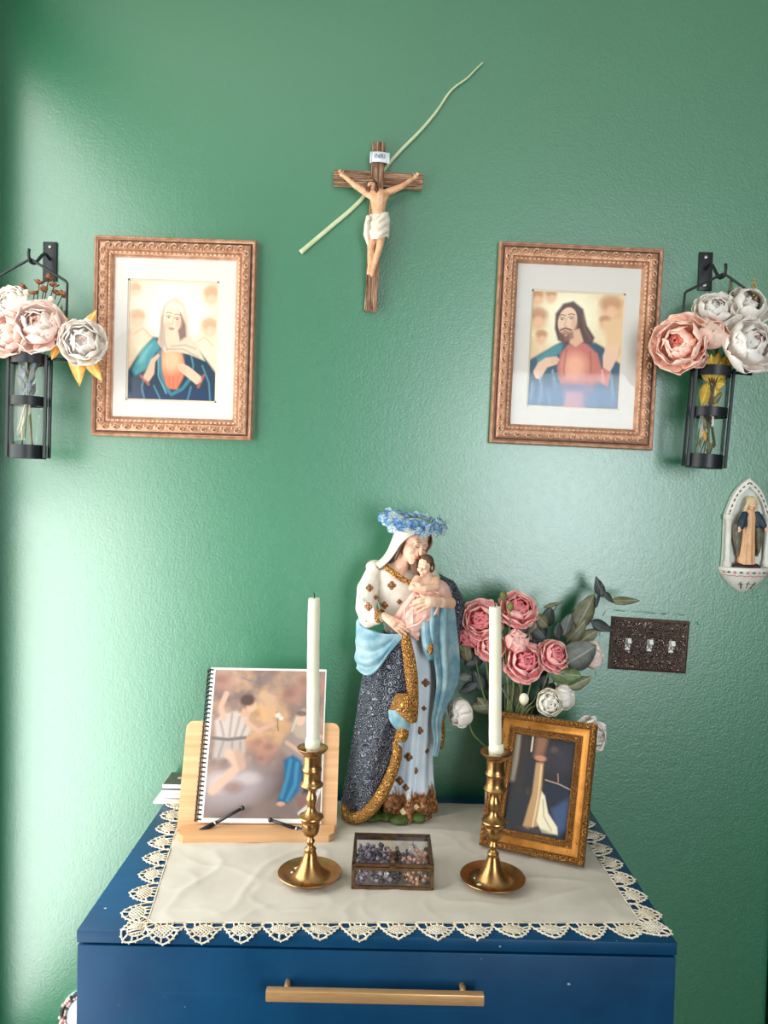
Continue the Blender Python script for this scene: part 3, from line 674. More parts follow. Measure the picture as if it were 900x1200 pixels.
S = fold(surf(rows, 44, 40), lambda u, v: .0017*math.sin(v*21+u*11)*math.sin(PI*u)*min(1, (1-v)*5+.2)); b.grid(S, .002); b.build('loincloth', 'loincloth_white', cx)
b = MB(); b.chain([PT(431, 254, Yb-.012), PT(430, 264, Yb-.012), PT(429.5, 275, Yb-.010), PT(431.5, 286, Yb-.008)], [.0035, .006, .0065, .003]); b.ell(PT(432, 256, Yb-.014), (.004, .004, .004)); blob(b, 'cloth_tail', 'loincloth_white', cx, .001, 3)
sc0, sc1 = PT(434.5, 184, -.024), PT(455.5, 185.5, -.024)
rows = []
for k in range(15):
    t_ = k/14; p = sc0.lerp(sc1, t_); dy = -.004*math.sin(PI*t_)+(.003*math.cos(6*PI*t_) if (t_ < .12 or t_ > .88) else 0)
    rows.append([tuple(p+V(0, dy, z)) for z in (-.0105, -.003, .003, .0105)])
sg = MB().grid(rows, .0012).build('scroll_sign', 'scroll_paper', cx)
MB().tube([PT(435, 178, -.0245), PT(434.5, 191, -.0245)], .0022, 8).tube([PT(455.5, 179.5, -.0245), PT(455.5, 192, -.0245)], .0022, 8).build('scroll_roll', 'scroll_paper', sg)
fc = bpy.data.curves.new('lettering', 'FONT'); fc.body = 'INRI'; fc.size = .0125; fc.extrude = .0004; fc.align_x = 'CENTER'; fc.align_y = 'CENTER'
to = bpy.data.objects.new('tmp', fc); C.objects.link(to); dg = bpy.context.evaluated_depsgraph_get(); dg.update(); tm = bpy.data.meshes.new_from_object(to.evaluated_get(dg)); bpy.data.objects.remove(to, do_unlink=True)
tc = sc0.lerp(sc1, .5)+V(0, -.0075, 0); tm.transform(Matrix.Translation(tc-Vector(ORI[cx])) @ Matrix.Rotation(math.radians(2), 4, 'Y') @ Matrix.Rotation(PI/2, 4, 'X')); tm.materials.clear(); tm.materials.append(MATS['ink_blue'])
link('lettering', tm, sg)
# ================================================================== flowers
def petal(L, W, belly=.35, tip=.0, cup=.5, ruff=.0, seed=0, nu=9, nv=9, notch=0.0, pw=.55):
    rnd = random.Random(seed); ph = rnd.uniform(0, 6); P = []
    for i in range(nv):
        v = i/(nv-1); row = []; hw = W*(.16+.84*math.sin(PI*min(1, v**pw*.62+.0)))*(1-.55*max(0, (v-.78)/.22)**2.2)
        for j in range(nu):
            u = -1+2*j/(nu-1); x = hw*u; z = L*v*(1-.10*u*u*v)-notch*L*v**6*max(0, 1-abs(u)*2.2)
            y = belly*L*math.sin(PI*v)*.5+tip*L*v**3-cup*hw*u*u+ruff*L*v*v*math.sin(u*4.2+ph)+ruff*.5*L*v**2*math.sin(u*8+ph*2)
            row.append((x, y, z))
        P.append(row)
    return P
def petal_frame(phi, tilt, r0=0.0, z0=0.0, s=1.0):
    # local petal: z along, +y away from axis after placing
    return Matrix.Rotation(phi, 4, 'Z') @ Matrix.Translation((0, r0, z0)) @ Matrix.Rotation(-math.radians(tilt), 4, 'X') @ Matrix.Scale(s, 4)
petal_mat('petal_white', (234, 210, 190), (240, 226, 212), (244, 234, 226))
petal_mat('petal_blush', (234, 178, 162), (240, 202, 188), (244, 222, 212))
petal_mat('petal_pale_pink', (230, 160, 144), (238, 184, 168), (242, 206, 192))
petal_mat('petal_peach', (242, 162, 142), (248, 188, 168), (252, 212, 194))
petal_mat('petal_rose', (210, 58, 80), (226, 92, 106), (240, 140, 144))
petal_mat('petal_rose_outer', (226, 106, 118), (240, 146, 148), (250, 192, 182))
petal_mat('petal_coral', (214, 84, 74), (226, 108, 94), (236, 136, 118))
petal_mat('petal_cream', (220, 206, 164), (232, 222, 198), (242, 234, 220))
mat('stem_green', (112, 124, 76), (86, 96, 60), 60, rough=.6); mat('stem_brown', (96, 74, 54), (70, 52, 42), 60, rough=.7)
mat('calyx_green', (128, 132, 70), (98, 104, 52), 80, rough=.6)
def leaf_mat(name, a, b_, rough=.5):
    t = NT(name); co = t.coord('Object'); g = t.coord('Generated'); sx = t.node('ShaderNodeSeparateXYZ'); t.l.new(g, sx.inputs[0])
    vein = t.math('ABSOLUTE', t.math('SUBTRACT', sx.outputs[0], .5)); n = t.noise(co, 60, 3)
    base = t.ramp(n, [(.35, lin(a)), (.65, lin(b_))])
    t.set(Base_Color=t.mix(t.ramp(vein, [(.015, (.6, .6, .6, 1)), (.05, (0, 0, 0, 1))]), base, lin(tuple(min(255, int(x*1.25+14)) for x in b_))), Roughness=rough)
    w_ = t.noise(t.coord('Generated', (3, 3, 14)), 1, 2); t.bump(w_, .25, .002); return t.m
leaf_mat('leaf_olive', (92, 92, 66), (122, 118, 86)); leaf_mat('leaf_grey', (84, 88, 84), (112, 112, 104)); leaf_mat('leaf_dark', (44, 50, 52), (68, 72, 70)); leaf_mat('leaf_green', (70, 92, 52), (104, 122, 74))
leaf_mat('leaf_amber', (206, 138, 54), (226, 172, 92)); leaf_mat('leaf_yellow', (206, 160, 40), (232, 190, 80)); leaf_mat('leaf_slate', (70, 80, 96), (120, 128, 136)); mat('dried_brown', (122, 76, 48), (158, 108, 70), 200, rough=.8, bump=.4)
mat('seed_beige', (196, 172, 116), (150, 130, 84), 200, rough=.8, bump=.4); mat('root_cream', (214, 190, 150), (190, 160, 118), 90, rough=.7)
def leaf_mesh(name, L, W, m, bend=.2, seed=0, pointy=.5):
    P = []
    for i in range(8):
        v = i/7; hw = W*math.sin(PI*v**(.75))**(.6 if pointy < .5 else .9)*(1-.15*v)+.0004; row = []
        for j in range(5):
            u = -1+j/2; row.append((hw*u, bend*L*v*v-abs(u)*hw*-.22+.03*L*math.sin(v*7+seed+u*2)*abs(u), L*v))
        P.append(row)
    return MB().grid(P, .0007).data(name, m)
FLOWER_DATA = {}
KIND = {  # rings of single petals: (count, tilt, length, width, base radius, belly, tip, cup, ruff)   heart: rings joined
 'peony': dict(rings=[(7, 74, 1.0, .50, .10, .45, -.10, .50, .05), (7, 54, .95, .46, .08, .5, -.22, .55, .05), (6, 34, .86, .40, .06, .5, -.30, .6, .05)],
               heart=[(6, 22, .72, .30, .04, .45, -.25, .6, .08), (6, 12, .66, .24, .02, .4, -.2, .6, .12), (5, 4, .6, .18, .0, .3, -.1, .6, .16)]),
 'ranunculus': dict(rings=[(6, 72, .92, .46, .08, .6, -.15, .6, .02), (7, 56, .88, .42, .08, .6, -.28, .7, .02), (7, 42, .80, .38, .07, .6, -.36, .75, .02)],
               heart=[(7, 31, .70, .32, .06, .6, -.4, .8, .01), (6, 21, .62, .26, .045, .55, -.42, .85, .01), (5, 12, .54, .20, .03, .5, -.42, .9, .01), (4, 4, .46, .13, .01, .4, -.4, .9, .0)]),
 'rose': dict(rings=[(5, 84, .95, .56, .07, .5, .16, .25, .04), (5, 66, .92, .52, .07, .55, .02, .45, .03), (6, 48, .84, .44, .06, .55, -.15, .6, .02)],
               heart=[(6, 34, .74, .36, .05, .5, -.25, .75, .02), (5, 23, .66, .28, .04, .5, -.3, .85, .02), (4, 13, .58, .2, .02, .45, -.3, .95, .0), (3, 5, .52, .12, .01, .4, -.3, 1.0, .0)]),
 'cup': dict(rings=[(5, 40, 1.0, .56, .10, .75, -.34, .55, .02), (5, 24, .98, .50, .08, .7, -.42, .6, .02)], heart=[(5, 12, .90, .4, .05, .6, -.45, .7, .02), (4, 4, .8, .3, .0, .5, -.4, .8, .02)]),
 'magnolia': dict(rings=[(5, 76, 1.0, .42, .06, .7, -.1, .5, .02), (5, 46, .9, .40, .05, .7, -.25, .55, .02)], heart=[(5, 18, .6, .26, .03, .6, -.3, .7, .04)]),
}
def flower(name, label, group, center, face, R, kind, outer, heart, stem=None, stem_r=.0016, stem_m='stem_green', core=None, spin=0, leaves=(), squash=1.0, seed=None):
    face = Vector(face).normalized(); q = face.to_track_quat('Z', 'Y') @ Quaternion((0, 0, 1), spin)
    c0 = Vector(center)-face*R*.45
    f = thing(name, label, 'flower', c0, group, q); ORI[f] = (0, 0, 0); K = KIND[kind]; rnd = random.Random((len(label)*131+int(abs(center[0])*9973)+int(center[2]*7919)) % 9999 if seed is None else seed)
    Mi = Matrix.LocRotScale(c0, q, None).inverted()
    for ri, (n, tilt, L, W, r0, be, ti, cu, ru) in enumerate(K['rings']):
        for var in (0, 1):
            key = (kind, ri, var, round(R, 4), outer)
            if key not in FLOWER_DATA:
                FLOWER_DATA[key] = MB().grid(petal(L*R, W*R*1.35, be, ti, cu, ru, seed=ri*7+var), .0006).data('petal', outer)
        for k in range(n):
            o = bpy.data.objects.new('petal', FLOWER_DATA[(kind, ri, k % 2, round(R, 4), outer)]); C.objects.link(o); o.parent = f
            o.matrix_local = petal_frame(2*PI*(k+.5*(ri % 2))/n+rnd.uniform(-.15, .15), tilt+rnd.uniform(-7, 7), r0*R, 0, rnd.uniform(.93, 1.07))
    b = MB()
    for ri, (n, tilt, L, W, r0, be, ti, cu, ru) in enumerate(K['heart']):
        for k in range(n): b.grid(petal(L*R, W*R*1.35, be, ti, cu, ru, seed=rnd.randint(0, 99)), .0006, petal_frame(2*PI*(k+.5*(ri % 2))/n+rnd.uniform(-.2, .2), tilt+rnd.uniform(-5, 5), r0*R, 0, rnd.uniform(.92, 1.06)))
    h = b.build('heart_petals', heart, f, local=True)
    if core:
        b = MB()
        for k in range(14): a = rnd.uniform(0, 6.3); rr = rnd.uniform(0, .12)*R; b.cap((math.cos(a)*rr*.5, math.sin(a)*rr*.5, .2*R), (math.cos(a)*rr, math.sin(a)*rr, R*rnd.uniform(.5, .62)), .02*R, .03*R, n=5)
        b.build('stamens', core, f, local=True)
    b = MB(); b.ell((0, 0, 0), (R*.2, R*.2, R*.16), n=10, m=6)
    for k in range(5): b.grid(petal(R*.42, R*.14, .3, .1, .3), .0008, petal_frame(2*PI*k/5, 98))
    b.build('calyx', 'calyx_green' if stem_m != 'stem_brown' else 'stem_brown', f, local=True)
    if stem:
        P = cr([c0]+[Vector(p) for p in stem], 20); MB().tube([Mi @ Vector(p) for p in P], stem_r, 7).build('stem', stem_m, f, local=True)
    for (base, tip_, W, m) in leaves: add_leaf(f, base, tip_, W, m, Mi, seed=rnd.random()*5)
    return f
def add_leaf(f, base, tip_, W, m, Mi=None, seed=0, nrm=(0, -1, 0), pointy=.5, bend=.08):
    base, tip_ = Vector(base), Vector(tip_); d_ = tip_-base; L = d_.length; z = d_.normalized(); y = -Vector(nrm); y = (y-z*y.dot(z)).normalized(); x = y.cross(z)
    o = link('leaf', leaf_mesh('leaf', L, W, m, bend, seed, pointy), f); Mw = Matrix((x, y, z)).transposed().to_4x4(); Mw.translation = base
    o.matrix_local = (Mi @ Mw) if Mi is not None else (Matrix.Translation(-Vector(ORI[f])) @ Mw)
    return o
# ================================================================== wall brackets with hanging glass vases
def sconce(plate, hook_px, lab_b, lab_v, tilt):
    p0, p1 = plate; Xp = PT(*p0, 0).x; z1 = PT(*p0, 0).z; z0 = PT(*p1, 0).z; xb = PT(*p1, 0).x
    xm = (Xp+xb)/2; hd = -.092
    br = thing('wall_bracket', lab_b, 'bracket', (xm, 0, z0), 'black hook brackets on the wall')
    MB().box((xm-.0145, -.0045, z0), (xm+.0145, -.0003, z1), bev=.001).build('plate', 'black_metal', br, angle=40)
    for zz in (z0+.011, z1-.011): MB().lathe([(.0042, 0), (.0042, .0008), (.002, .0022)], 12, Matrix.Translation((xm, -.0045, zz)) @ Matrix.Rotation(PI/2, 4, 'X')).build('screw', 'screw_steel', br)
    zh = PT(*hook_px, hd).z
    zm = z0+(z1-z0)*.55
    path = [(xm, -.003, zm), (xm, -.03, zm+.004), (xm, -.068, zh+.004), (xm, -.082, zh-.001), (xm, -.092, zh-.001), (xm, -.099, zh+.006), (xm, -.100, zh+.016), (xm, -.098, zh+.021)]
    MB().tube(cr(path, 30), .0032, 8).build('hook', 'black_metal', br)
    # hanging holder
    zt = zh-tilt['drop']; R = .0345; H = tilt['h']; y0 = hd; xv = xm+tilt.get('dx', 0)
    v = thing('hanging_vase', lab_v, 'vase', (xv, y0, zt-H), 'glass tube vases hanging from wall hooks')
    def S(p, k=1.0):   # lean of the hanging holder about the hook
        a = tilt['lean']; q = Vector(p)-V(xm, y0, zh); return V(xm, y0, zh)+Matrix.Rotation(math.radians(a), 3, 'Y') @ q
    ax = .074; za = zh-.037
    MB().tube([S(p) for p in [(xm-ax, y0, zt-.004), (xm-ax, y0, za-.004), (xm-ax+.003, y0, za), (xm-.006, y0, zh+.001), (xm, y0, zh+.004), (xm+.006, y0, zh+.001), (xm+ax-.003, y0, za), (xm+ax, y0, za-.004), (xm+ax, y0, zt-.004)]], .0026, 8).build('hanger_wire', 'black_metal', v)
    for sg in (-1, 1): MB().tube([S((xv+sg*(ax+.004), y0, zt-.006)), S((xv+sg*R, y0, zt-.006))], .0028, 8).build('side_arm', 'black_metal', v)
    a = Matrix.Translation(V(xm, y0, zh)) @ Matrix.Rotation(math.radians(tilt['lean']), 4, 'Y') @ Matrix.Translation(-V(xm, y0, zh)) @ Matrix.Translation((xv, y0, 0))
    for zz, hh in ((zt-.018, .020), (zt-.098*H/.2, .018), (zt-H, .027)):
        MB().lathe([(R, zz), (R, zz+hh), (R-.002, zz+hh), (R-.002, zz)], 32, a, False, False).build('band', 'black_metal', v, angle=40)
    MB().lathe([(.0005, zt-H), (R-.001, zt-H), (R-.001, zt-H+.003), (.0005, zt-H+.003)], 32, a).build('bottom_plate', 'black_metal', v)
    for k in range(4):
        an = math.radians((16, 164, 196, 344)[k]); xx, yy = (R+.0045)*math.cos(an), (R+.0045)*math.sin(an)
        MB().box((xx-.0026, yy-.0026, zt-H+.002), (xx+.0026, yy+.0026, zt), a).build('upright_bar', 'black_metal', v, smooth=False)
    G = R-.004
    MB().lathe([(.0005, zt-H+.004), (G, zt-H+.004), (G, zt-.002), (G-.0018, zt-.002), (G-.0018, zt-H+.007), (.0005, zt-H+.007)], 32, a).build('glass_tube', 'clear_glass', v)
    return dict(x=xv, y=y0, zt=zt, H=H, a=a, S=S)
LV = sconce(((58.5, 284), (60, 330)), (36, 306), 'black iron hook bracket beside the print of the veiled woman', 'glass tube vase in a black iron holder by the print of the veiled woman', dict(drop=.186, h=.205, lean=.6, dx=.003))
RV = sconce(((827, 296), (825, 341)), (846, 323), 'black iron hook bracket beside the print of the bearded man', 'glass tube vase in a black iron holder by the print of the bearded man', dict(drop=.184, h=.200, lean=3.2, dx=-.004))
def vstem(Vv, k, top):
    rnd = random.Random(k*13); a = rnd.uniform(0, 6.3); r1 = .012*rnd.random()
    return [Vv['S']((Vv['x']+.010*math.cos(a), Vv['y']+.010*math.sin(a), Vv['zt']+.004)), Vv['S']((Vv['x']-r1*math.cos(a), Vv['y']-r1*math.sin(a), Vv['zt']-.09)), Vv['S']((Vv['x']-.018*math.cos(a), Vv['y']-.018*math.sin(a), Vv['zt']-Vv['H']+.02+.03*rnd.random()))]
g1 = 'silk flowers in the vase by the veiled woman'; g2 = 'silk flowers in the vase by the bearded man'
def FP(x, y, Y, Rp): p = PT(x, y, Y); return p, Rp*(Y-CAM.y)/900
p, R = FP(12, 353, -.105, 24); flower('ranunculus', 'white many-petalled ranunculus beside a blush rose in the wall vase', g1, p, (-.25, -1, .35), R, 'ranunculus', 'petal_white', 'petal_cream', vstem(LV, 1, p))
p, R = FP(45, 381, -.125, 33); flower('garden_rose', 'large blush rose with a pink heart, amid white blooms in the wall vase', g1, p, (.05, -1, .28), R, 'peony', 'petal_blush', 'petal_pale_pink', vstem(LV, 2, p), spin=.4)
p, R = FP(8, 391, -.125, 27); flower('peony', 'pale pink peony below the white ranunculus in the wall vase', g1, p, (-.35, -1, -.1), R, 'peony', 'petal_pale_pink', 'petal_peach', vstem(LV, 3, p), spin=1.1)
p, R = FP(97, 401, -.118, 27)
lv = [(PT(96, 392, -.10), PT(112, 363, -.11), .013, 'leaf_amber'), (PT(84, 392, -.105), PT(75, 370, -.11), .010, 'leaf_amber'), (PT(88, 400, -.105), PT(92, 452, -.105), .020, 'leaf_amber'), (PT(98, 410, -.10), PT(118, 446, -.105), .015, 'leaf_amber'), (PT(70, 398, -.10), PT(60, 420, -.12), .010, 'leaf_amber')]
flower('peony', 'white peony with amber leaves drooping over the frame edge', g1, p, (.30, -1, .02), R, 'peony', 'petal_white', 'petal_blush', [PT(75, 402, -.095)]+vstem(LV, 4, p), leaves=lv, spin=.2)
def sprig(name, label, group, base, tops, m, r, kind='floret', sm='stem_brown'):
    s = thing(name, label, 'dried flower', base, group); rnd = random.Random(len(label))
    b = MB()
    for t in tops: b.tube(cr([Vector(base), (Vector(base)+Vector(t))/2+V(rnd.uniform(-.004, .004), 0, .004), Vector(t)], 8), .0011, 5)
    b.build('stem', sm, s)
    for t in tops:
        b = MB(); t = Vector(t)
        if kind == 'floret':
            for k in range(6): b.grid(petal(r, r*.42, .4, .1, .5, .05, nu=4, nv=4), .0006, Matrix.Translation(t) @ Matrix.Rotation(rnd.uniform(-.6, .6), 4, 'X') @ petal_frame(k*1.05, 45+rnd.uniform(-18, 25)))
        elif kind == 'spike':
            for k in range(34): a = k*2.4; h = k/34; b.ell(t+V(math.cos(a)*r*.55*(1-h*.7), math.sin(a)*r*.55*(1-h*.7), h*r*3.6), r*.26*(1-.4*h), n=5, m=4)
        else: b.ell(t, (r, r, r*1.2), n=10, m=7); b.ell(t+V(0, 0, -r*.9), (r*.5, r*.5, r*.4), n=8, m=5)
        b.build('floret' if kind == 'floret' else ('seed_head' if kind == 'spike' else 'bud'), m, s)
    return s
bs = LV['S']((LV['x'], LV['y'], LV['zt']-.05))
sprig('dried_sprig', 'brown dried floret sprig above the blush rose', g1, bs, [PT(x, y, Y) for x, y, Y in ((46, 332, -.09), (57, 327, -.085), (63, 336, -.09), (51, 341, -.1), (73, 346, -.09), (40, 345, -.1), (25, 338, -.09), (66, 345, -.085))], 'dried_brown', .012)
sprig('bud_sprig', 'pale round bud sprig between the white ranunculus and the rose', g1, bs, [PT(31, 344, -.1), PT(27, 352, -.1), PT(60, 352, -.1)], 'petal_cream', .007, 'bud', 'stem_green')
def greens(name, label, group, base, leaves, stems, sm, cat='foliage'):
    s = thing(name, label, cat, base, group)
    b = MB()
    for st in stems: b.tube(cr([Vector(p) for p in st], 14), [.0015*(1-.4*i/13) for i in range(14)], 6)
    b.build('stem', sm, s)
    for i, l in enumerate(leaves): add_leaf(s, l[0], l[1], l[2], l[3], None, i*1.3, l[4] if len(l) > 4 else (0, -1, 0), l[5] if len(l) > 5 else .5)
    return s
S_ = LV['S']; x, y, zt = LV['x'], LV['y'], LV['zt']
lf = []
for k in range(9): a = k*1.9; z = zt-.022-.007*k; lf.append((S_((x+.006*math.cos(a), y-.008, z-.012)), S_((x+.019*math.cos(a), y-.012+.008*math.sin(a), z+.016)), .006, ('leaf_slate', 'leaf_grey')[k % 2]))
greens('leaf_sprig', 'grey-blue leaf sprig inside the glass tube by the veiled woman', None, S_((x, y, zt-.2)), lf, [[S_((x+.004, y-.004, zt-.02)), S_((x+.002, y-.006, zt-.10)), S_((x+.010, y-.004, zt-.19))], [S_((x-.004, y-.004, zt-.09)), S_((x-.012, y-.008, zt-.13)), S_((x-.020, y-.006, zt-.15))], [S_((x+.008, y, zt-.08)), S_((x-.008, y-.01, zt-.14)), S_((x-.006, y-.01, zt-.175))]], 'root_cream')
greens('green_sprig', 'tiny pale green sprig beside the drooping white peony', None, bs, [(PT(70, 372, -.09), PT(65, 362, -.09), .003, 'leaf_green'), (PT(71, 368, -.09), PT(72, 357, -.09), .003, 'leaf_green'), (PT(72, 370, -.09), PT(79, 362, -.09), .003, 'leaf_green')], [[bs, PT(60, 400, -.09), PT(71, 372, -.09), PT(72, 362, -.09)]], 'stem_green')
# right vase
p, R = FP(796, 402, -.125, 34); flower('peony', 'peach peony with a coral heart facing the bearded man print', g2, p, (-.75, -1, .0), R, 'peony', 'petal_peach', 'petal_coral', [PT(815, 405, -.1)]+vstem(RV, 5, p), spin=.6)
p, R = FP(832, 392, -.13, 24); flower('peony_bud', 'round half-closed peach peony bud between larger blooms', g2, p, (.1, -.75, .55), R, 'cup', 'petal_peach', 'petal_peach', vstem(RV, 6, p), spin=.3)
p, R = FP(838, 362, -.10, 25); flower('magnolia', 'open white magnolia bloom at the back of the wall vase', g2, p, (-.15, -1, .55), R, 'peony', 'petal_white', 'petal_white', vstem(RV, 7, p), spin=.9)
p, R = FP(878, 356, -.10, 28); flower('magnolia', 'loose white magnolia with broad petals beside the beige seed spike', g2, p, (.15, -1, .4), R, 'magnolia', 'petal_white', 'petal_white', vstem(RV, 8, p), core='dried_brown', spin=.2)
p, R = FP(880, 402, -.135, 36); flower('peony', 'large cream peony with a blush heart, below the white magnolias', g2, p, (.25, -1, .35), R, 'peony', 'petal_white', 'petal_blush', vstem(RV, 9, p), spin=.1)
p, R = FP(817, 418, -.12, 14); flower('loose_petals', 'small cluster of pale pink petals under the peach bud', g2, p, (-.1, -1, .1), R, 'magnolia', 'petal_pale_pink', 'petal_pale_pink', vstem(RV, 10, p))
bs = RV['S']((RV['x'], RV['y'], RV['zt']-.05))
sprig('seed_spike', 'beige grain-like seed spike standing above the white magnolia', g2, bs, [PT(883, 352, -.09)], 'seed_beige', .012, 'spike')
sprig('dried_spike', 'short olive brown seed spike behind the white magnolias', g2, bs, [PT(856, 346, -.08)], 'leaf_olive', .009, 'spike')
S_ = RV['S']; x, y, zt = RV['x'], RV['y'], RV['zt']; lf = []
for k in range(10): a = k*1.7; lf.append((S_((x+.008*math.cos(a), y-.004, zt-.03)), S_((x+.022*math.cos(a), y-.014+.006*math.sin(a), zt+.012-.045*(k % 3))), .012, 'leaf_yellow'))
for k in range(7): a = -2.9+k*.45; lf.append((S_((x+.01*math.cos(a), y-.006, zt-.012)), S_((x+.034*math.cos(a), y-.022, zt+.022+.006*(k % 2))), .011, 'leaf_yellow'))
for k in range(5): a = k*1.3; z = zt-.06-.025*k; lf.append((S_((x+.004*math.cos(a), y-.006, z-.012)), S_((x+.018*math.cos(a), y-.012, z+.012)), .006, ('leaf_olive', 'leaf_amber')[k % 2]))
greens('leaf_sprig', 'yellow leaf sprig crammed in the glass tube by the bearded man', None, S_((x, y, zt-.19)), lf, [[S_((x+q*.006, y-.006, zt-.02)), S_((x-q*.004, y-.006, zt-.09)), S_((x+q*.009, y-.004, zt-.18))] for q in (-1.5, -.6, .3, 1.2)], 'stem_brown')
# ================================================================== candlesticks and candles
def _brass(nm, a, b_, r0):
    t = NT(nm); co = t.coord('Object'); n = t.noise(co, 34, 5, .65); sp = t.noise(co, 130, 2)
    col = t.ramp(n, [(.3, lin(a)), (.7, lin(b_))]); col = t.mix(t.ramp(sp, [(.66, (0, 0, 0, 1)), (.74, (.8, .8, .8, 1))]), col, lin((92, 62, 32)))
    t.set(Base_Color=col, Metallic=1.0, Roughness=t.math('ADD', t.math('MULTIPLY', n, .25), r0)); t.bump(n, .1, .001); return t.m
_brass('aged_brass', (158, 116, 70), (196, 152, 100), .18)
mat('wax_ivory', (240, 236, 214), (232, 224, 196), 12, rough=.45, sss=.35)
mat('wick_black', (22, 20, 18), rough=.9)
TOP = DZ+.003
def candlestick(at, top_y, lab, labc, H, Rb, rot, extra):
    c_ = PZ(*at, TOP); k = H/.925
    prof_px = [(0.02, .0), (.12, -.002), (.175, .012), (.218, .040), (.225, .046), (.222, .050), (.205, .043), (.165, .026), (.125, .026), (.105, .046), (.078, .085), (.058, .125), (.046, .165), (.040, .185), (.038, .200), (.041, .206), (.036, .216), (.024, .224), (.020, .236), (.024, .246), (.030, .258), (.030, .266), (.022, .278), (.020, .292), (.034, .300), (.048, .312), (.058, .335), (.062, .372), (.060, .392), (.066, .398), (.066, .404), (.076, .418), (.088, .432), (.086, .440), (.050, .456), (.032, .478), (.027, .502), (.030, .525), (.037, .552), (.037, .572), (.028, .592), (.024, .612), (.028, .628), (.056, .640), (.078, .652), (.080, .662), (.072, .672), (.062, .684), (.060, .700), (.060, .745), (.062, .752), (.069, .760), (.069, .772), (.061, .780), (.060, .800), (.062, .860), (.066, .874), (.090, .892), (.107, .912), (.108, .920), (.104, .920), (.086, .904), (.060, .892), (.056, .880), (.056, .80), (.01, .80)]
    o = thing('candlestick', lab, 'candlestick', c_, 'brass candlesticks on the linen cloth')
    prof = [(r*Rb/.225, z*k) for r, z in prof_px]
    ib = 18; il = 51     # dish and foot | stem | candle cup
    Mz = Matrix.Translation(c_)
    MB().lathe(prof[:ib], 48, Mz, True, False).build('dish_base', 'aged_brass', o, angle=50)
    MB().lathe(prof[ib-1:il], 40, Mz, False, False).build('stem', 'aged_brass', o, angle=50)
    MB().lathe(prof[il-1:], 40, Mz, False, True).build('candle_cup', 'aged_brass', o, angle=50)
    rnd = random.Random(rot); b = MB()
    for q in range(5): a = 2.6+rot*.2+rnd.uniform(-.5, .5); rr = Rb*rnd.uniform(.42, .62); b.ell(c_+V(math.cos(a)*rr, math.sin(a)*rr, .0055), (.0055*rnd.uniform(.5, 1.1), .004, .0018), n=8, m=5)
    w_ = b.build('wax_drip', 'wax_ivory', o); w_['kind'] = 'stuff'
    zb = c_.z+.82*k; ztop = PT(top_y[0], top_y[1], c_.y).z; dx = PT(top_y[0], top_y[1], c_.y).x-c_.x; Lc = ztop-zb
    cd = thing('candle', labc, 'candle', (c_.x, c_.y, zb), 'ivory taper candles'); r = .0107; P = []; rr = []
    for q in range(30):
        t = q/29; P.append(V(c_.x+dx*t+.0006*math.sin(t*5+rot), c_.y, zb+Lc*t)); rr.append(r*(1.0-.08*t)*(1+.012*math.sin(q*1.7+rot)))
    zr = c_.z+.905*k
    rr[-1] *= .93
    MB().tube(P, rr, 28).build('wax', 'wax_ivory', cd, angle=60)
    b = MB(); b.lathe([(r*1.02, zr+.002), (r*1.16, zr+.003), (r*1.18, zr+.010), (r*1.08, zr+.018), (r*1.0, zr+.0185)], 24, Matrix.Translation((c_.x, c_.y, 0)), False, False)
    b.build('wax_collar', 'wax_ivory', cd)
    e = P[-1]; MB().tube([e+V(0, 0, -.002), e+V(.0004, 0, .004), e+V(-.0012, 0, .009)], .0009, 6).build('wick', 'wick_black', cd)
candlestick((363, 1029), (368.5, 701), 'aged brass candlestick standing before the wooden book stand', 'ivory taper candle before the wooden book stand', .222, .0535, 1, 0)
candlestick((577, 1034), (579.8, 711), 'aged brass candlestick standing before the gold picture frame', 'ivory taper candle before the gold picture frame', .222, .0545, 4, 0)
# ================================================================== glass box with rosaries
mat('box_brass', (138, 104, 74), (102, 76, 54), 60, rough=.38, metal=.9, bump=.2)
bl0 = PZ(411.5, 1041.5, TOP); br0 = PZ(508, 1044, TOP); BW = (br0-bl0).length; BH = .042; BD = .113
ang = math.atan2(br0.y-bl0.y, br0.x-bl0.x); Mb = Matrix.Translation(bl0) @ Matrix.Rotation(ang, 4, 'Z')
bx = thing('glass_box', 'small brass-edged glass trinket box holding rosaries', 'box', bl0)
def bar(b, a, c, t=.0024): b.box([min(a[i], c[i])-t for i in range(3)], [max(a[i], c[i])+t for i in range(3)], Mb)
b = MB()
e = .0024; q = [(e, e), (BW-e, e), (BW-e, BD-e), (e, BD-e)]
for (x, y) in q: bar(b, (x, y, e), (x, y, BH-.006))
for z in (e, BH-.0085):
    for i in range(4): bar(b, (*q[i], z), (*q[(i+1) % 4], z))
b.build('box_frame', 'box_brass', bx, smooth=False)
lid = MB()
for i in range(4): bar(lid, (*q[i], BH-.0022), (*q[(i+1) % 4], BH-.0022), .0022)
lid = lid.build('lid', 'box_brass', bx, smooth=False)
MB().box((.004, .004, BH-.003), (BW-.004, BD-.004, BH-.0018), Mb).build('lid_pane', 'clear_glass', lid, smooth=False)
MB().box((BW/2-.005, -.003, BH-.006), (BW/2+.005, .001, BH-.002), Mb).build('lid_tab', 'box_brass', lid, smooth=False)
MB().box((.004, .004, .0005), (BW-.004, BD-.004, .0014), Mb).build('bottom_pane', 'clear_glass', bx, smooth=False)
for a_, c_ in (((.004, .0012, .004), (BW-.004, .0022, BH-.009)), ((.004, BD-.0022, .004), (BW-.004, BD-.0012, BH-.009)), ((.0012, .004, .004), (.0022, BD-.004, BH-.009)), ((BW-.0022, .004, .004), (BW-.0012, BD-.004, BH-.009))):
    MB().box(a_, c_, Mb).build('side_pane', 'clear_glass', bx, smooth=False)
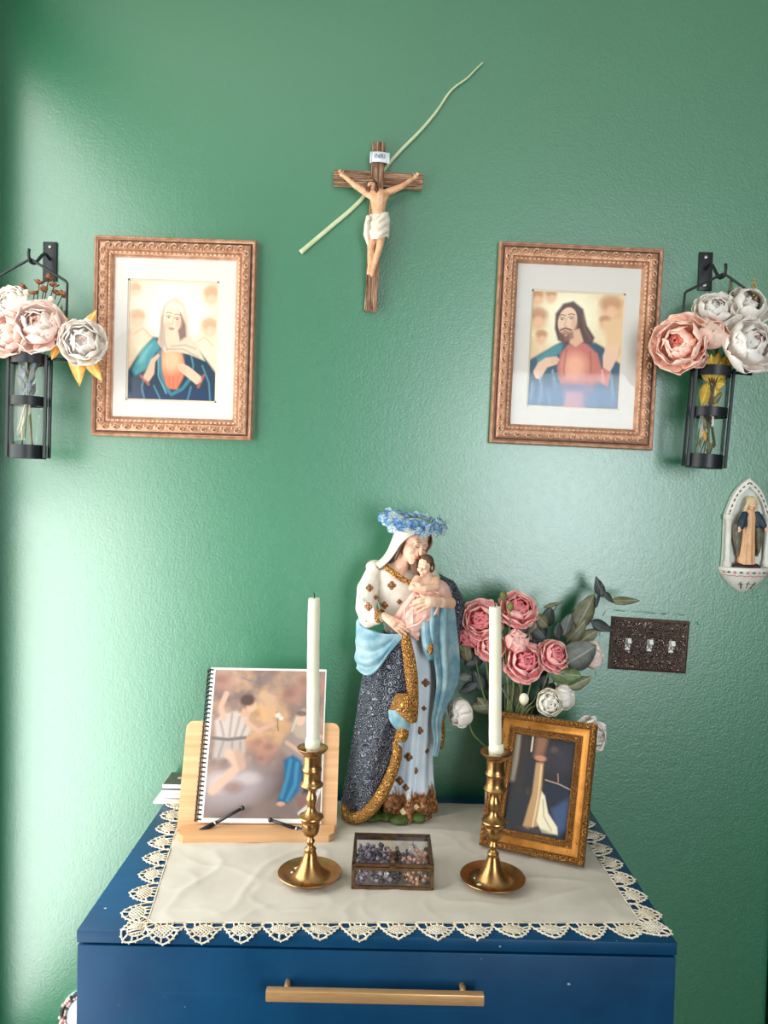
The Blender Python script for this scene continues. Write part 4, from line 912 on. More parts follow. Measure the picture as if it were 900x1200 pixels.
mat('bead_crystal', (168, 156, 172), (122, 108, 132), 160, rough=.08, spec=.8); mat('bead_amethyst', (92, 74, 98), (62, 48, 68), 160, rough=.15, spec=.8)
mat('bead_copper', (226, 168, 138), (196, 134, 106), 120, rough=.22, metal=.35); mat('bead_black', (26, 26, 30), rough=.2, spec=.7); mat('silver', (196, 196, 198), rough=.25, metal=1.0)
placed = []
def rosary(label, x0, x1, mats_, r, n, seed, zmax, y0=.01, y1=None):
    rnd = random.Random(seed); y1 = y1 or BD-.01; got = []; bb = [MB() for _ in mats_]; tries = 0
    while len(got) < n and tries < 6000:
        tries += 1; x = rnd.uniform(x0+r, x1-r); y = rnd.uniform(y0, y1); rr = r*rnd.uniform(.88, 1.1); z = .0016+rr
        for (px_, py_, pz_, pr) in placed:
            dd = (x-px_)**2+(y-py_)**2; s_ = rr+pr
            if dd < s_*s_: z = max(z, pz_+math.sqrt(s_*s_-dd))
        if z+rr > zmax: continue
        placed.append((x, y, z, rr)); got.append((x, y, z)); k = rnd.randrange(len(mats_)); bb[k].ell(Mb @ V(x, y, z), rr, n=10, m=7)
    o = thing('rosary', label, 'rosary', Mb @ V((x0+x1)/2, BD/2, .0016), 'rosaries in the glass box')
    for k, m in enumerate(mats_): p = bb[k].build('beads', m, o); p['kind'] = 'stuff'
    ch = MB(); g = sorted(got, key=lambda p: (round(p[1]/.02), p[0]))
    pts = [Mb @ V(p[0], p[1]-.002, min(zmax-.001, p[2]+.002)) for p in g[::3]]
    for a_, c_ in zip(pts, pts[1:]):
        if (a_-c_).length < .03: ch.tube([a_, (a_+c_)/2+V(0, 0, .0008), c_], .0006, 5)
    ch.build('chain', 'silver', o)
    return o, got
r1, g = rosary('rosary of smoky crystal and amethyst beads heaped in the glass box', .005, BW*.50, ['bead_crystal', 'bead_amethyst', 'bead_crystal'], .0040, 150, 5, .033)
cp = Mb @ V(BW*.42, .012, .017); MB().box((-.004, -.0012, -.006), (.004, .0012, .006), Matrix.Translation(cp) @ Matrix.Rotation(.3, 4, 'Y'), bev=.001).build('medal', 'silver', r1)
r2, g = rosary('copper pearl bead rosary heaped in the glass box', BW*.60, BW-.005, ['bead_copper', 'bead_copper', 'bead_black'], .0036, 120, 9, .034)
b = MB(); t0 = Mb @ V(BW*.76, BD*.62, .034); b.tube(cr([t0+V(-.008, 0, -.004), t0+V(-.003, 0, .001), t0+V(.001, 0, .002), t0+V(.006, 0, -.004)], 12), .0008, 6); b.build('clasp', 'silver', r2)
rosary('black bead rosary between the crystal and copper rosaries', BW*.48, BW*.62, ['bead_black'], .0032, 60, 3, .028)
# ================================================================== bamboo book stand, spiral booklet
def _bamboo():
    t = NT('bamboo'); n = t.noise(t.coord('Object', (2, 30, 95)), 1, 4, .6); n2 = t.noise(t.coord('Object', (3, 1, 30)), 1, 2)
    t.set(Base_Color=t.ramp(t.math('ADD', t.math('MULTIPLY', n, .6), t.math('MULTIPLY', n2, .4)), [(.35, lin((204, 150, 102))), (.65, lin((232, 186, 138)))]), Roughness=.42); t.bump(n, .06, .001); return t.m
_bamboo()
mat('paper_white', (242, 240, 236), rough=.7); mat('coil_black', (24, 24, 26), rough=.4); mat('plastic_black', (20, 22, 28), rough=.35, spec=.6)
sy = math.radians(1.6); le = math.radians(21.5); so = V(-.2165, -.199, TOP); wv = V(math.cos(sy), math.sin(sy), 0); bk = V(-math.sin(sy), math.cos(sy), 0)
uv = V(0, 0, 1)*math.cos(le)+bk*math.sin(le); nv_ = wv.cross(uv)   # toward the viewer
Ms = Matrix((wv, -nv_, uv)).transposed().to_4x4(); Ms.translation = so     # local x right, y back, z up the panel
st = thing('book_stand', 'light bamboo book stand with two black page-holding arms', 'book stand', so)
def loc(px_, py_, off=0): p = PP(px_, py_, so+nv_*off, nv_); d_ = p-so; return (d_.dot(wv), d_.dot(uv))
xa, za = loc(219, 846); xb, zb_ = loc(398, 846); xw = (abs(xa)+abs(xb))/2; xc = (xa+xb)/2; hh = (za+zb_)/2; rc = .014
out = [(xc-xw, .0), (xc+xw, .0)]+[(xc+xw-rc+rc*math.cos(math.radians(a)), hh-rc+rc*math.sin(math.radians(a))) for a in range(0, 91, 15)]+[(xc-xw+rc-rc*math.cos(math.radians(a)), hh-rc+rc*math.sin(math.radians(a))) for a in range(90, -1, -15)]
MB().poly(out, 0, .008, Ms).build('panel', 'bamboo', st, angle=40)
lg0 = PZ(207.5, 988, TOP); lg1 = PZ(391.5, 987, TOP); dl = (lg1-lg0).normalized(); Ml = Matrix.Translation(lg0) @ Matrix.Rotation(math.atan2(dl.y, dl.x), 4, 'Z')
lw_ = (lg1-lg0).length; dp = .045
out = [(.010, 0), (lw_-.010, 0), (lw_, .012), (lw_, dp), (0, dp), (0, .012)]
b = MB(); n = len(out); vs = [(x, y, 0) for x, y in out]+[(x, y, .013) for x, y in out]; b.add(vs, [tuple(range(n))[::-1], tuple(range(n, 2*n))]+[(i, (i+1) % n, (i+1) % n+n, i+n) for i in range(n)], Ml); b.build('ledge', 'bamboo', st, angle=40)
b = MB(); b.box((xc-.05, .008, .02), (xc+.05, .014, .12), Ms); b.build('rear_brace', 'bamboo', st, smooth=False)
p1_ = Ms @ V(xc, .014, .11); b = MB(); b.tube([p1_, V(p1_.x, -.035, TOP+.004)], .006, 6); b.build('rear_leg', 'bamboo', st)
OFF = .012
for pts, nm in ((((217, 984), (284, 947)), 1), (((381, 982), (317, 961)), -1)):
    a_ = PP(*pts[0], so+nv_*.028, nv_); c_ = PP(*pts[1], so+nv_*(OFF+.004), nv_); m_ = a_.lerp(c_, .52)
    ar = MB().tube([a_, m_], [.0052, .0044], 12).build('page_arm', 'plastic_black', st)
    MB().tube([m_, c_], [.0034, .0028], 10).build('arm_tip', 'plastic_black', ar)
    MB().tube([a_-(c_-a_).normalized()*.003, a_+(c_-a_).normalized()*.006], .0066, 12).build('arm_pivot', 'plastic_black', ar)
    MB().ell(c_, (.0046, .0040, .0046), n=10, m=8).tube([c_, c_-nv_*.006], .0024, 8).build('tip_pad', 'plastic_black', ar)
    MB().lathe([(.0047, -.0015), (.0049, 0), (.0047, .0015)], 12, Matrix.Translation(m_) @ (c_-a_).to_track_quat('Z', 'Y').to_matrix().to_4x4()).build('arm_ring', 'screw_steel', ar)
def paint_book(w, h):
    c = Canvas(w, h, 200, (146, 122, 112)); c.ell(.40, .20, .52, .34, (200, 158, 122), 1.2); c.ell(.44, .40, .20, .18, (212, 162, 110), 1.1)
    c.clouds((120, 100, 98), 3.0, .85, 2, .05); c.clouds((104, 86, 86), 7, .45, 5, .1); c.clouds((190, 158, 140), 5, .35, 9, .15)
    for x, y, r in ((.08, .09, .10), (.70, .18, .10), (.84, .09, .11), (.93, .12, .09), (.44, .52, .09), (.54, .55, .08), (.48, .63, .06)): c.ell(x, y, r, r*.8, (172, 124, 108), 1.0, al=.7); c.ell(x-.02, y-.02, r*.5, r*.35, (128, 88, 78), 1.1, al=.5)
    c.poly([(0, .86), (.35, .84), (.6, .82), (1, .80), (1, 1), (0, 1)], (124, 106, 100), .10); c.ell(.58, .76, .26, .12, (88, 72, 72), 1.0, al=.8); c.ell(.24, .80, .32, .15, (152, 138, 140), .8, -14); c.ell(.14, .77, .13, .08, (186, 172, 172), .9); c.ell(.36, .74, .10, .05, (178, 164, 164), .9); c.ell(.22, .80, .09, .05, (128, 88, 78), 1.0, al=.7)
    c.line([(.24, .055), (.32, .075), (.36, .085), (.40, .07), (.48, .045)], .007, (116, 116, 124), .8); c.line([(.35, .06), (.36, .095)], .007, (130, 128, 132), .8)
    c.poly([(.03, .36), (.10, .31), (.22, .29), (.32, .33), (.36, .42), (.31, .48), (.06, .49)], (188, 172, 164), .03); c.poly([(.05, .47), (.30, .47), (.32, .56), (.29, .63), (.16, .61), (.04, .61)], (172, 158, 150), .03)
    for P in (((.08, .36), (.12, .46)), ((.18, .31), (.17, .46)), ((.25, .33), (.22, .46)), ((.31, .38), (.27, .47)), ((.12, .50), (.09, .60)), ((.20, .50), (.20, .60)), ((.27, .50), (.28, .60))): c.line(P, .012, (134, 118, 114), .55)
    c.line([(.11, .345), (.075, .26), (.115, .17)], .024, (200, 158, 136)); c.line([(.31, .36), (.42, .425), (.55, .375)], .020, (200, 158, 136)); c.poly([(.27, .27), (.35, .28), (.33, .33), (.25, .33)], (196, 154, 130), .02); c.ell(.345, .245, .046, .060, (208, 164, 140), .25); c.ell(.310, .213, .066, .050, (84, 60, 52), .5)
    c.line([(.18, .58), (.27, .66), (.06, .82)], .040, (200, 164, 144)); c.line([(.26, .58), (.30, .66)], .036, (182, 146, 128)); c.line([(.02, .475), (.16, .485), (.31, .470)], .014, (98, 86, 90), .85)
    c.poly([(.62, .54), (.66, .46), (.76, .40), (.88, .38), (.98, .44), (1, .66), (.94, .80), (.78, .66)], (148, 130, 122), .04); c.poly([(.66, .62), (.74, .58), (.82, .62), (.85, .70), (.81, .82), (.72, .90), (.62, .89), (.68, .76)], (26, 92, 132), .03)
    for P in (((.72, .62), (.70, .74), (.66, .86)), ((.78, .64), (.77, .78), (.71, .88))): c.line(P, .016, (62, 136, 170), .7)
    c.poly([(.82, .66), (.98, .62), (1, .82), (.84, .84)], (30, 38, 58), .04); c.poly([(.71, .40), (.75, .30), (.82, .265), (.89, .31), (.93, .42), (.91, .58), (.84, .48), (.76, .46)], (172, 154, 138), .025); c.ell(.795, .340, .040, .056, (208, 170, 148), .25, 12); c.ell(.80, .300, .050, .024, (84, 62, 54), .6, al=.8)
    c.line([(.76, .33), (.72, .42)], .010, (196, 178, 160), .8); c.line([(.68, .50), (.80, .56), (.92, .60)], .018, (196, 156, 136)); c.line([(.98, .46), (.88, .45)], .020, (196, 156, 136)); c.line([(.93, .40), (.92, .66)], .014, (188, 170, 156), .8); c.line([(.575, .29), (.60, .42)], .005, (108, 112, 84)); c.ell(.59, .315, .026, .022, (214, 206, 194), .6); c.ell(.62, .335, .020, .018, (214, 206, 194), .6)
    c.poly([(.78, .86), (1, .83), (1, .93), (.82, .95)], (124, 92, 84), .03); c.line([(1, .78), (.95, .88), (.82, .965)], .016, (200, 192, 184)); c.ell(.655, .905, .035, .018, (196, 154, 132), .5)
    return c
bkx0, bkz0 = loc(229, 972, .004); bkx1, _ = loc(376, 972, .004); _, bkz1 = loc(310, 783.5, .004)
bx0 = bkx0+.004; bw_ = bkx1-bx0; bh_ = bkz1-.0145
bt = thing('spiral_booklet', 'spiral-bound booklet with a painted religious cover, propped on the bamboo stand', 'booklet', Ms @ V(0, -.004, .0145))
MB().box((bx0, -.0055, .0145), (bx0+bw_, -.0008, .0145+bh_), Ms).build('pages', 'paper_white', bt, smooth=False)
cvs = paint_book(bw_-.011, bh_-.012); cvs.build('cover_print', None, Ms @ Matrix.Translation((bx0+.009, -.0060, .0145+.008)), 'printed_art')
cp_ = bpy.data.objects['cover_print']; cp_.parent = bt; cp_.data.transform(Matrix.Translation(-Vector(ORI[bt])))
MB().box((bx0+.0012, -.0059, .0148), (bx0+bw_-.0008, -.0055, .0145+bh_-.0005), Ms).build('cover', 'paper_white', bt, smooth=False)
b = MB(); nr = 34
for k in range(nr):
    z = .0145+bh_*(k+.6)/(nr+.2); P = [Ms @ V(bx0-.001+.0062*math.cos(a), -.0030-.0058*math.sin(a), z+.0006*math.sin(a)) for a in [2*PI*i/14 for i in range(15)]]; b.tube(P, .0016, 5)
b.tube([Ms @ V(bx0-.0058, -.003, .016), Ms @ V(bx0-.0058, -.003, .0145+bh_-.002)], .0016, 6)
cb = b.build('coil', 'coil_black', bt); cb['kind'] = 'stuff'
# ================================================================== stack of cards at the back corner
mat('card_dark', (92, 86, 70), (66, 70, 58), 90, rough=.35); mat('card_cream', (232, 226, 214), rough=.6); mat('card_grey', (150, 146, 144), rough=.5); mat('card_pink', (216, 190, 178), rough=.5); mat('card_navy', (62, 64, 82), rough=.4)
zc = DZ+.0012; labs = ['bottom white card of the stack, jutting past the dresser edge', 'off-white holy card second from the bottom of the stack', 'grey-edged holy card low in the stack behind the book stand', 'thin cream booklet in the middle of the card stack', 'pink-edged card in the middle of the card stack', 'cream card just under the navy-edged one in the stack', 'navy-edged card second from the top of the stack', 'top booklet of the card stack with a dark olive picture cover']
ths = [.004, .006, .003, .005, .0035, .005, .0035, .008]; ms = ['card_cream', 'card_cream', 'card_grey', 'card_cream', 'card_pink', 'card_cream', 'card_navy', 'card_cream']
base_c = PZ(190, 944, DZ)
for k in range(8):
    x0 = (-.020, -.002, .001, -.003, .0, -.003, -.003, -.001)[k]; M_ = Matrix.Translation((base_c.x+x0, base_c.y+random.uniform(-.002, .002)+.004, zc)) @ Matrix.Rotation(random.uniform(-.03, .03), 4, 'Z')
    o = thing('holy_card', labs[k], 'card', M_.translation, 'stack of holy cards'); w_ = .105 if k else .125
    MB().box((0, 0, 0), (w_, .068, ths[k]), M_, bev=.0005).build('card_stock', ms[k], o, angle=40)
    if k == 7:
        MB().box((.001, .001, ths[k]), (w_-.001, .067, ths[k]+.0004), M_).build('picture_cover', 'card_dark', o, smooth=False)
        MB().box((.022, .030, ths[k]+.0003), (.06, .040, ths[k]+.0007), M_).build('cover_motif', 'card_pink', o, smooth=False)
    zc += ths[k]+.0004
# ================================================================== gold frame standing on the cloth
_brass('antique_gold', (158, 100, 44), (204, 142, 74), .30)
ring_mat('gold_relief', (70, 40, 22), (206, 150, 84), 190, 24, rough=.42, metal=.7, thr=(.35, .8), bump=.9, dist=.002)
mat('gold_dark', (88, 54, 28), (120, 78, 42), 200, rough=.5, metal=.6)
a_ = PZ(563, 991, TOP); c_ = PZ(685, 1017, TOP); W_ = (c_-a_).length; H_ = .247; ya = math.atan2(c_.y-a_.y, c_.x-a_.x); ln = math.radians(29)
gm = (a_+c_)/2; Mf = Matrix.Translation(gm+V(0, 0, .0005)) @ Matrix.Rotation(ya, 4, 'Z') @ Matrix.Rotation(-ln, 4, 'X')
gf = thing('picture_frame', 'ornate gold picture frame with easel back, leaning on the cloth', 'picture frame', gm)
def gsweep(prof, nm, m, closed=False):
    b = MB(); rect_sweep(b, W_, H_, prof, closed); b.v = [tuple(Mf @ Vector(v)) for v in b.v]; return b.build(nm, m, gf, angle=35)
gsweep([(0, 0), (0, .013), (.0015, .0155), (.006, .0165), (.0095, .0150), (.011, .0125)], 'outer_moulding', 'gold_relief')
gsweep([(.011, .0125), (.0125, .0135), (.016, .0125), (.021, .0095), (.0245, .0085)], 'cove', 'antique_gold')
gsweep([(.0245, .0085), (.0255, .0100), (.0275, .0100), (.0285, .0080), (.031, .0075), (.033, .0085), (.036, .0080), (.037, .0050), (.037, .001)], 'inner_moulding', 'gold_relief')
gsweep([(.0106, .0127), (.0118, .0128)], 'groove', 'gold_dark')
b = MB()
for t_, d_, stp, r in ((.0345, .0085, .0042, .0013), (.0300, .0078, .0036, .0010)):
    for (x0, z0, x1, z1) in ((-W_/2+t_, H_-t_, W_/2-t_, H_-t_), (W_/2-t_, H_-t_, W_/2-t_, t_), (W_/2-t_, t_, -W_/2+t_, t_), (-W_/2+t_, t_, -W_/2+t_, H_-t_)):
        L = abs(x1-x0)+abs(z1-z0); n = int(L/stp)
        for k in range(n): s_ = (k+.5)/n; b.ell((x0+(x1-x0)*s_, -d_, z0+(z1-z0)*s_), r, Mf, n=6, m=4)
o = b.build('beading', 'antique_gold', gf); o['kind'] = 'stuff'
b = MB(); rs = random.Random(2)     # leafy relief on the outer moulding
for (x0, z0, x1, z1) in ((-W_/2, H_-.0055, W_/2, H_-.0055), (W_/2-.0055, H_, W_/2-.0055, 0), (W_/2, .0055, -W_/2, .0055), (-W_/2+.0055, 0, -W_/2+.0055, H_)):
    L = abs(x1-x0)+abs(z1-z0); n = int(L/.0085); hz = x0 != x1
    for k in range(n):
        s_ = (k+.5)/n; cxx, czz = x0+(x1-x0)*s_, z0+(z1-z0)*s_; P = []
        for i in range(7): a = i*.9+k*.3; r = .0036*(1-i/9); P.append(Mf @ V(cxx+r*math.cos(a), -.0168, czz+r*math.sin(a)))
        b.tube(P, .0009, 4)
o = b.build('leaf_relief', 'antique_gold', gf); o['kind'] = 'stuff'
MB().box((-W_/2+.012, -.0015, .012), (W_/2-.012, .0015, H_-.012), Mf).build('back_board', 'card_navy', gf, smooth=False)
def paint_gold(w, h):
    c = Canvas(w, h, 120, (30, 28, 38)); c.poly([(0, 0), (.10, 0), (.14, .3), (.10, .5), (0, .52)], (142, 126, 110), .06); c.poly([(.12, 0), (.26, 0), (.22, .62), (.10, .62)], (44, 30, 28), .05)
    c.poly([(.36, 0), (.54, 0), (.52, .2), (.36, .22)], (136, 92, 68), .08); c.line([(.30, .02), (.30, .17)], .012, (220, 200, 160)); c.ell(.75, .22, .22, .2, (48, 42, 52), 1.0); c.ell(.66, .12, .06, .05, (96, 74, 66), 1.0, al=.7)
    c.poly([(.55, .50), (1, .42), (1, .62), (.6, .66)], (26, 32, 50), .05); c.line([(.58, .44), (.80, .46), (1, .50)], .009, (170, 148, 128)); c.line([(.76, .36), (.78, .44)], .007, (180, 130, 100))
    c.poly([(.72, .72), (1, .56), (1, .86), (.86, .96)], (58, 76, 112), .08); c.ell(.46, .23, .09, .045, (190, 128, 100), .6); c.poly([(.40, .28), (.52, .27), (.54, .60), (.56, .90), (.40, .95), (.32, .93), (.40, .60)], (178, 140, 98), .03); c.line([(.49, .30), (.50, .62), (.47, .92)], .014, (224, 196, 150), .8)
    c.poly([(.54, .56), (.60, .60), (.68, .76), (.84, .88), (.86, .95), (.62, .96), (.52, .86)], (226, 214, 184), .025); c.line([(.58, .64), (.62, .80), (.76, .92)], .012, (176, 160, 132), .8); c.ell(.5, .95, .25, .04, (70, 58, 60), .8, al=.6)
    return c
pw, ph = W_-.070, H_-.070; cvs = paint_gold(pw, ph); o = cvs.build('print', None, Mf @ Matrix.Translation((-pw/2, -.0024, .035)), 'printed_art'); o.data.transform(Matrix.Translation(-Vector(ORI[gf]))); o.parent = gf; ORI[o] = ORI[gf]
MB().box((-pw/2-.002, -.0042, .033), (pw/2+.002, -.0036, H_-.033), Mf).build('glass', 'picture_glass', gf, smooth=False)
tp = Mf @ V(0, .002, H_*.62); ft = V(tp.x, tp.y, TOP+.002)+Matrix.Rotation(ya, 3, 'Z') @ V(0, .05, 0)
MB().tube([tp, ft], [.012, .018], 4, flat=.15, up=(0, 1, 0)).build('easel_leg', 'card_navy', gf, smooth=False)
# ================================================================== roses and leaves in a vase behind the gold frame
mat('vase_ceramic', (206, 204, 198), rough=.3)
vc = V(.262, -.118, TOP); vs_ = thing('flower_vase', 'pale ceramic vase of roses hidden behind the gold picture frame', 'vase', vc)
MB().lathe([(.002, 0), (.030, .0), (.034, .004), (.040, .03), (.040, .06), (.030, .09), (.024, .105), (.028, .115), (.026, .115), (.022, .105), (.028, .09), (.036, .06), (.036, .03), (.028, .008), (.002, .006)], 32, Matrix.Translation(vc)).build('vase_body', 'vase_ceramic', vs_)
MB().lathe([(.027, .112), (.0295, .114), (.0295, .118), (.027, .119), (.0255, .116)], 32, Matrix.Translation(vc), False, False).build('vase_lip', 'vase_ceramic', vs_)
mouth = vc+V(0, 0, .10)
def bst(k): a = k*2.4; r = .012*((k*7) % 5)/5; return [mouth+V(math.cos(a)*r, math.sin(a)*r, .01), vc+V(-math.cos(a)*r, -math.sin(a)*r, .03)]
g3 = 'pink roses in the bouquet behind the gold frame'; g4 = 'white blooms in the bouquet behind the gold frame'
def bq(px_, py_, Y, rp, lab, face, kind, o_, h_, k, grp, **kw):
    p, R = FP(px_, py_, Y, rp); mid = p.lerp(mouth, .5)+V(0, .01, -.01); return flower(kw.pop('name', 'rose'), lab, grp, p, face, R, kind, o_, h_, [p.lerp(mouth, .25)+V(0, .006, -.012), mid]+bst(k), stem_r=.0018, **kw)
bq(609, 711, -.125, 24, 'topmost pink rose of the bouquet, tilted upward', (.15, -.75, .65), 'rose', 'petal_rose_outer', 'petal_rose', 1, g3)
bq(563, 727, -.13, 25, 'pink rose half hidden by the candle, above another hidden one', (-.2, -1, .15), 'rose', 'petal_rose_outer', 'petal_rose', 2, g3)
bq(551, 746, -.11, 17, 'small deep pink rose beside the statue mantle', (-.5, -1, .1), 'cup', 'petal_rose', 'petal_rose', 3, g3)
bq(576, 757, -.135, 19, 'pink rose right behind the candle, beside the small cupped rose', (.0, -1, .2), 'rose', 'petal_rose_outer', 'petal_rose', 4, g3)
bq(606, 751, -.14, 17, 'small cupped pink rose above the largest open rose', (.1, -.9, .5), 'cup', 'petal_rose_outer', 'petal_rose', 5, g3)
bq(617, 775, -.15, 25, 'largest open pink rose in the middle of the bouquet', (.1, -.9, .4), 'rose', 'petal_rose_outer', 'petal_rose', 6, g3)
bq(652, 767, -.14, 20, 'pink rose next to the grey-green eucalyptus leaves', (.25, -.85, .45), 'rose', 'petal_rose_outer', 'petal_rose', 7, g3)
bq(644, 824, -.155, 18, 'open white ranunculus above the gold frame', (.05, -1, .2), 'ranunculus', 'petal_cream', 'petal_white', 8, g4, name='ranunculus', core='calyx_green')
bq(660, 816, -.13, 19, 'white rose tucked behind the open ranunculus', (.9, -.6, .2), 'cup', 'petal_white', 'petal_white', 9, g4)
bq(540, 834, -.12, 21, 'white rose drooping beside the statue robe', (-.9, -.6, -.1), 'cup', 'petal_white', 'petal_white', 10, g4)
bq(697, 863, -.15, 23, 'white rose peeking out beside the gold frame corner', (.6, -1, .1), 'rose', 'petal_white', 'petal_white', 11, g4)
bq(693, 768, -.10, 20, 'pale pink rose behind the round grey-green leaf', (.9, -.5, .1), 'cup', 'petal_blush', 'petal_blush', 12, g4)
sprig('ranunculus_bud', 'small yellow-green flower bud under the open pink rose', g4, mouth+V(0, -.01, 0), [PT(614, 819, -.155)], 'petal_cream', .0095, 'bud', 'stem_green')
sprig('rosebud', 'small pale bud against the topmost pink rose', g4, mouth, [PT(598, 711, -.15), PT(590, 698, -.13)], 'calyx_green', .0075, 'bud', 'stem_green')
def LP(x, y, Y): return PT(x, y, Y)
def branch(lab, stem_px, leaves, Y, m_stem='stem_brown', name='leaf_branch'):
    st_ = [mouth+V(.004, 0, 0)]+[PT(x, y, Y) for x, y in stem_px]
    greens(name, lab, 'leafy branches in the bouquet', mouth, [(PT(x0, y0, Y-.004), PT(x1, y1, Y-.008), w_*1.64e-3, m, (nx, -1, nz), pt) for (x0, y0, x1, y1, w_, m, nx, nz, pt) in leaves], [st_], m_stem)
branch('tall olive eucalyptus branch reaching toward the light switches', [(640, 820), (660, 770), (690, 722), (708, 690)], [(676, 736, 698, 696, 13, 'leaf_olive', .1, .1, .2), (664, 752, 686, 727, 12, 'leaf_olive', -.2, .2, .2), (672, 757, 702, 737, 10, 'leaf_olive', .2, .5, .2), (692, 728, 722, 739, 8, 'leaf_dark', .2, .6, .6), (708, 694, 720, 706, 5, 'leaf_dark', .2, .6, .6), (716, 704, 750, 703, 6, 'leaf_olive', 0, .5, .6), (706, 700, 699, 676, 7, 'leaf_dark', 0, .1, .6), (698, 712, 707, 684, 3, 'leaf_dark', .4, .1, .6)], -.07)
branch('eucalyptus stem with a broad round grey-green leaf', [(640, 840), (655, 800), (672, 780)], [(664, 778, 700, 757, 19, 'leaf_grey', .1, .05, .1), (660, 790, 682, 792, 12, 'leaf_green', 0, .3, .6), (645, 786, 675, 798, 11, 'leaf_green', -.1, .2, .6), (666, 806, 694, 793, 8, 'leaf_olive', 0, .4, .6), (655, 750, 656, 729, 7, 'leaf_dark', .5, 0, .6)], -.135)
branch('dark leaf cluster between the pink roses', [(620, 830), (615, 760), (612, 730)], [(612, 745, 610, 720, 12, 'leaf_dark', 0, 0, .2), (622, 750, 632, 722, 10, 'leaf_olive', 0, 0, .2), (628, 735, 640, 748, 12, 'leaf_dark', .2, .2, .2), (634, 768, 622, 742, 11, 'leaf_dark', -.3, 0, .3), (612, 726, 600, 738, 10, 'leaf_dark', 0, .2, .2), (640, 790, 634, 812, 7, 'leaf_dark', .2, 0, .5), (600, 800, 607, 826, 8, 'leaf_olive', .1, .1, .5), (620, 838, 604, 815, 10, 'leaf_olive', .1, .1, .3), (590, 830, 596, 800, 9, 'leaf_dark', .1, .1, .3), (642, 735, 630, 720, 9, 'leaf_olive', .3, .2, .4)], -.105)
branch('dusky leaf branch spreading behind the candle toward the statue', [(590, 840), (570, 812), (552, 790), (536, 760)], [(552, 792, 533, 795, 6, 'leaf_grey', 0, .5, .7), (560, 800, 538, 812, 7, 'leaf_dark', 0, .4, .7), (548, 776, 542, 744, 10, 'leaf_olive', -.2, 0, .3), (556, 782, 566, 760, 8, 'leaf_dark', .2, 0, .3), (566, 810, 556, 786, 9, 'leaf_dark', 0, .1, .3), (574, 826, 552, 828, 9, 'leaf_olive', 0, .4, .4), (544, 764, 531, 745, 8, 'leaf_green', -.3, .2, .3), (572, 800, 580, 776, 8, 'leaf_dark', 0, .1, .4), (575, 836, 560, 818, 9, 'leaf_olive', 0, .2, .4), (560, 770, 545, 780, 9, 'leaf_dark', 0, .3, .4)], -.10)
branch('slim curled twig with a narrow leaf above the pink rose', [(636, 800), (640, 740), (648, 718), (655, 706)], [(637, 712, 660, 705, 2.5, 'leaf_olive', 0, .3, .7)], -.09)
branch('deep green leaf spray filling the middle of the bouquet', [(608, 835), (600, 790), (596, 750)], [(590, 775, 584, 748, 11, 'leaf_dark', 0, .1, .2), (600, 735, 590, 712, 11, 'leaf_olive', 0, .1, .2), (640, 735, 646, 712, 10, 'leaf_dark', .2, 0, .3), (585, 815, 572, 792, 10, 'leaf_dark', -.2, .1, .3), (632, 800, 640, 776, 10, 'leaf_dark', .2, .1, .3), (648, 800, 640, 830, 9, 'leaf_olive', .2, .1, .4), (596, 840, 584, 822, 10, 'leaf_dark', 0, .2, .3), (626, 838, 632, 812, 9, 'leaf_dark', 0, .2, .3), (660, 745, 670, 720, 9, 'leaf_grey', .2, .1, .3), (575, 770, 560, 758, 9, 'leaf_green', -.2, .2, .3)], -.088)
# loose green stems rising from the vase
gs = thing('stem_bundle', 'bundle of pale green stems above the gold frame', 'foliage', mouth)
for k, (x0, y0, x1, y1) in enumerate(((600, 760, 598, 836), (612, 790, 604, 836), (590, 770, 594, 836), (584, 800, 600, 838), (606, 795, 612, 838), (622, 800, 606, 838), (632, 806, 612, 838), (588, 740, 596, 836), (640, 812, 616, 838))):
    MB().tube(cr([PT(x0, y0, -.13), PT((x0+x1)/2+3, (y0+y1)/2, -.135), PT(x1, y1, -.128), mouth+V((k-4)*.003, 0, 0)], 14), .0016, 6).build('stem', 'stem_green', gs)
# ================================================================== little round wall plaque beside the dresser
mat('plaque_blue', (150, 186, 200), (196, 216, 220), 40, rough=.4); mat('plaque_white', (236, 230, 222), rough=.4); mat('wreath_dark', (44, 56, 44), (70, 66, 56), 200, rough=.5); mat('wreath_pink', (214, 160, 156), (230, 196, 184), 150, rough=.5)
pc_ = PT(106, 1190, 0); pl = thing('wall_plaque', 'small round plaque with a dark and pink floral rim beside the dresser', 'plaque', V(pc_.x, -.001, pc_.z-.066)); rP = .064
MB().lathe([(.001, 0), (rP, 0), (rP, .006), (.001, .008)], 40, Matrix.Translation((pc_.x, -.0005, pc_.z)) @ Matrix.Rotation(PI/2, 4, 'X')).build('disc', 'plaque_blue', pl)
b = MB(); b2 = MB(); rs = random.Random(4)
for k in range(64):
    a = 2*PI*k/64; (b if (k//4) % 2 else b2).ell((pc_.x+math.cos(a)*(rP-.004+rs.uniform(-.003, .003)), -.008, pc_.z+math.sin(a)*(rP-.004+rs.uniform(-.003, .003))), (.0045, .005, .0045), n=7, m=5)
for k in range(48): a = 2*PI*k/48; (b2 if k % 3 else b).ell((pc_.x+math.cos(a)*(rP-.012), -.008, pc_.z+math.sin(a)*(rP-.012)), (.0035, .004, .0035), n=6, m=4)
b.build('leaf_rim', 'wreath_dark', pl)['kind'] = 'stuff'; b2.build('blossom_rim', 'wreath_pink', pl)['kind'] = 'stuff'
b = MB()
for k in range(9): b.ell((pc_.x-.035+.009*k, -.010, pc_.z-.006+.006*math.sin(k*2.)), (.012, .004, .011), n=10, m=6)
blob(b, 'white_relief', 'plaque_white', pl, .0015, 2)
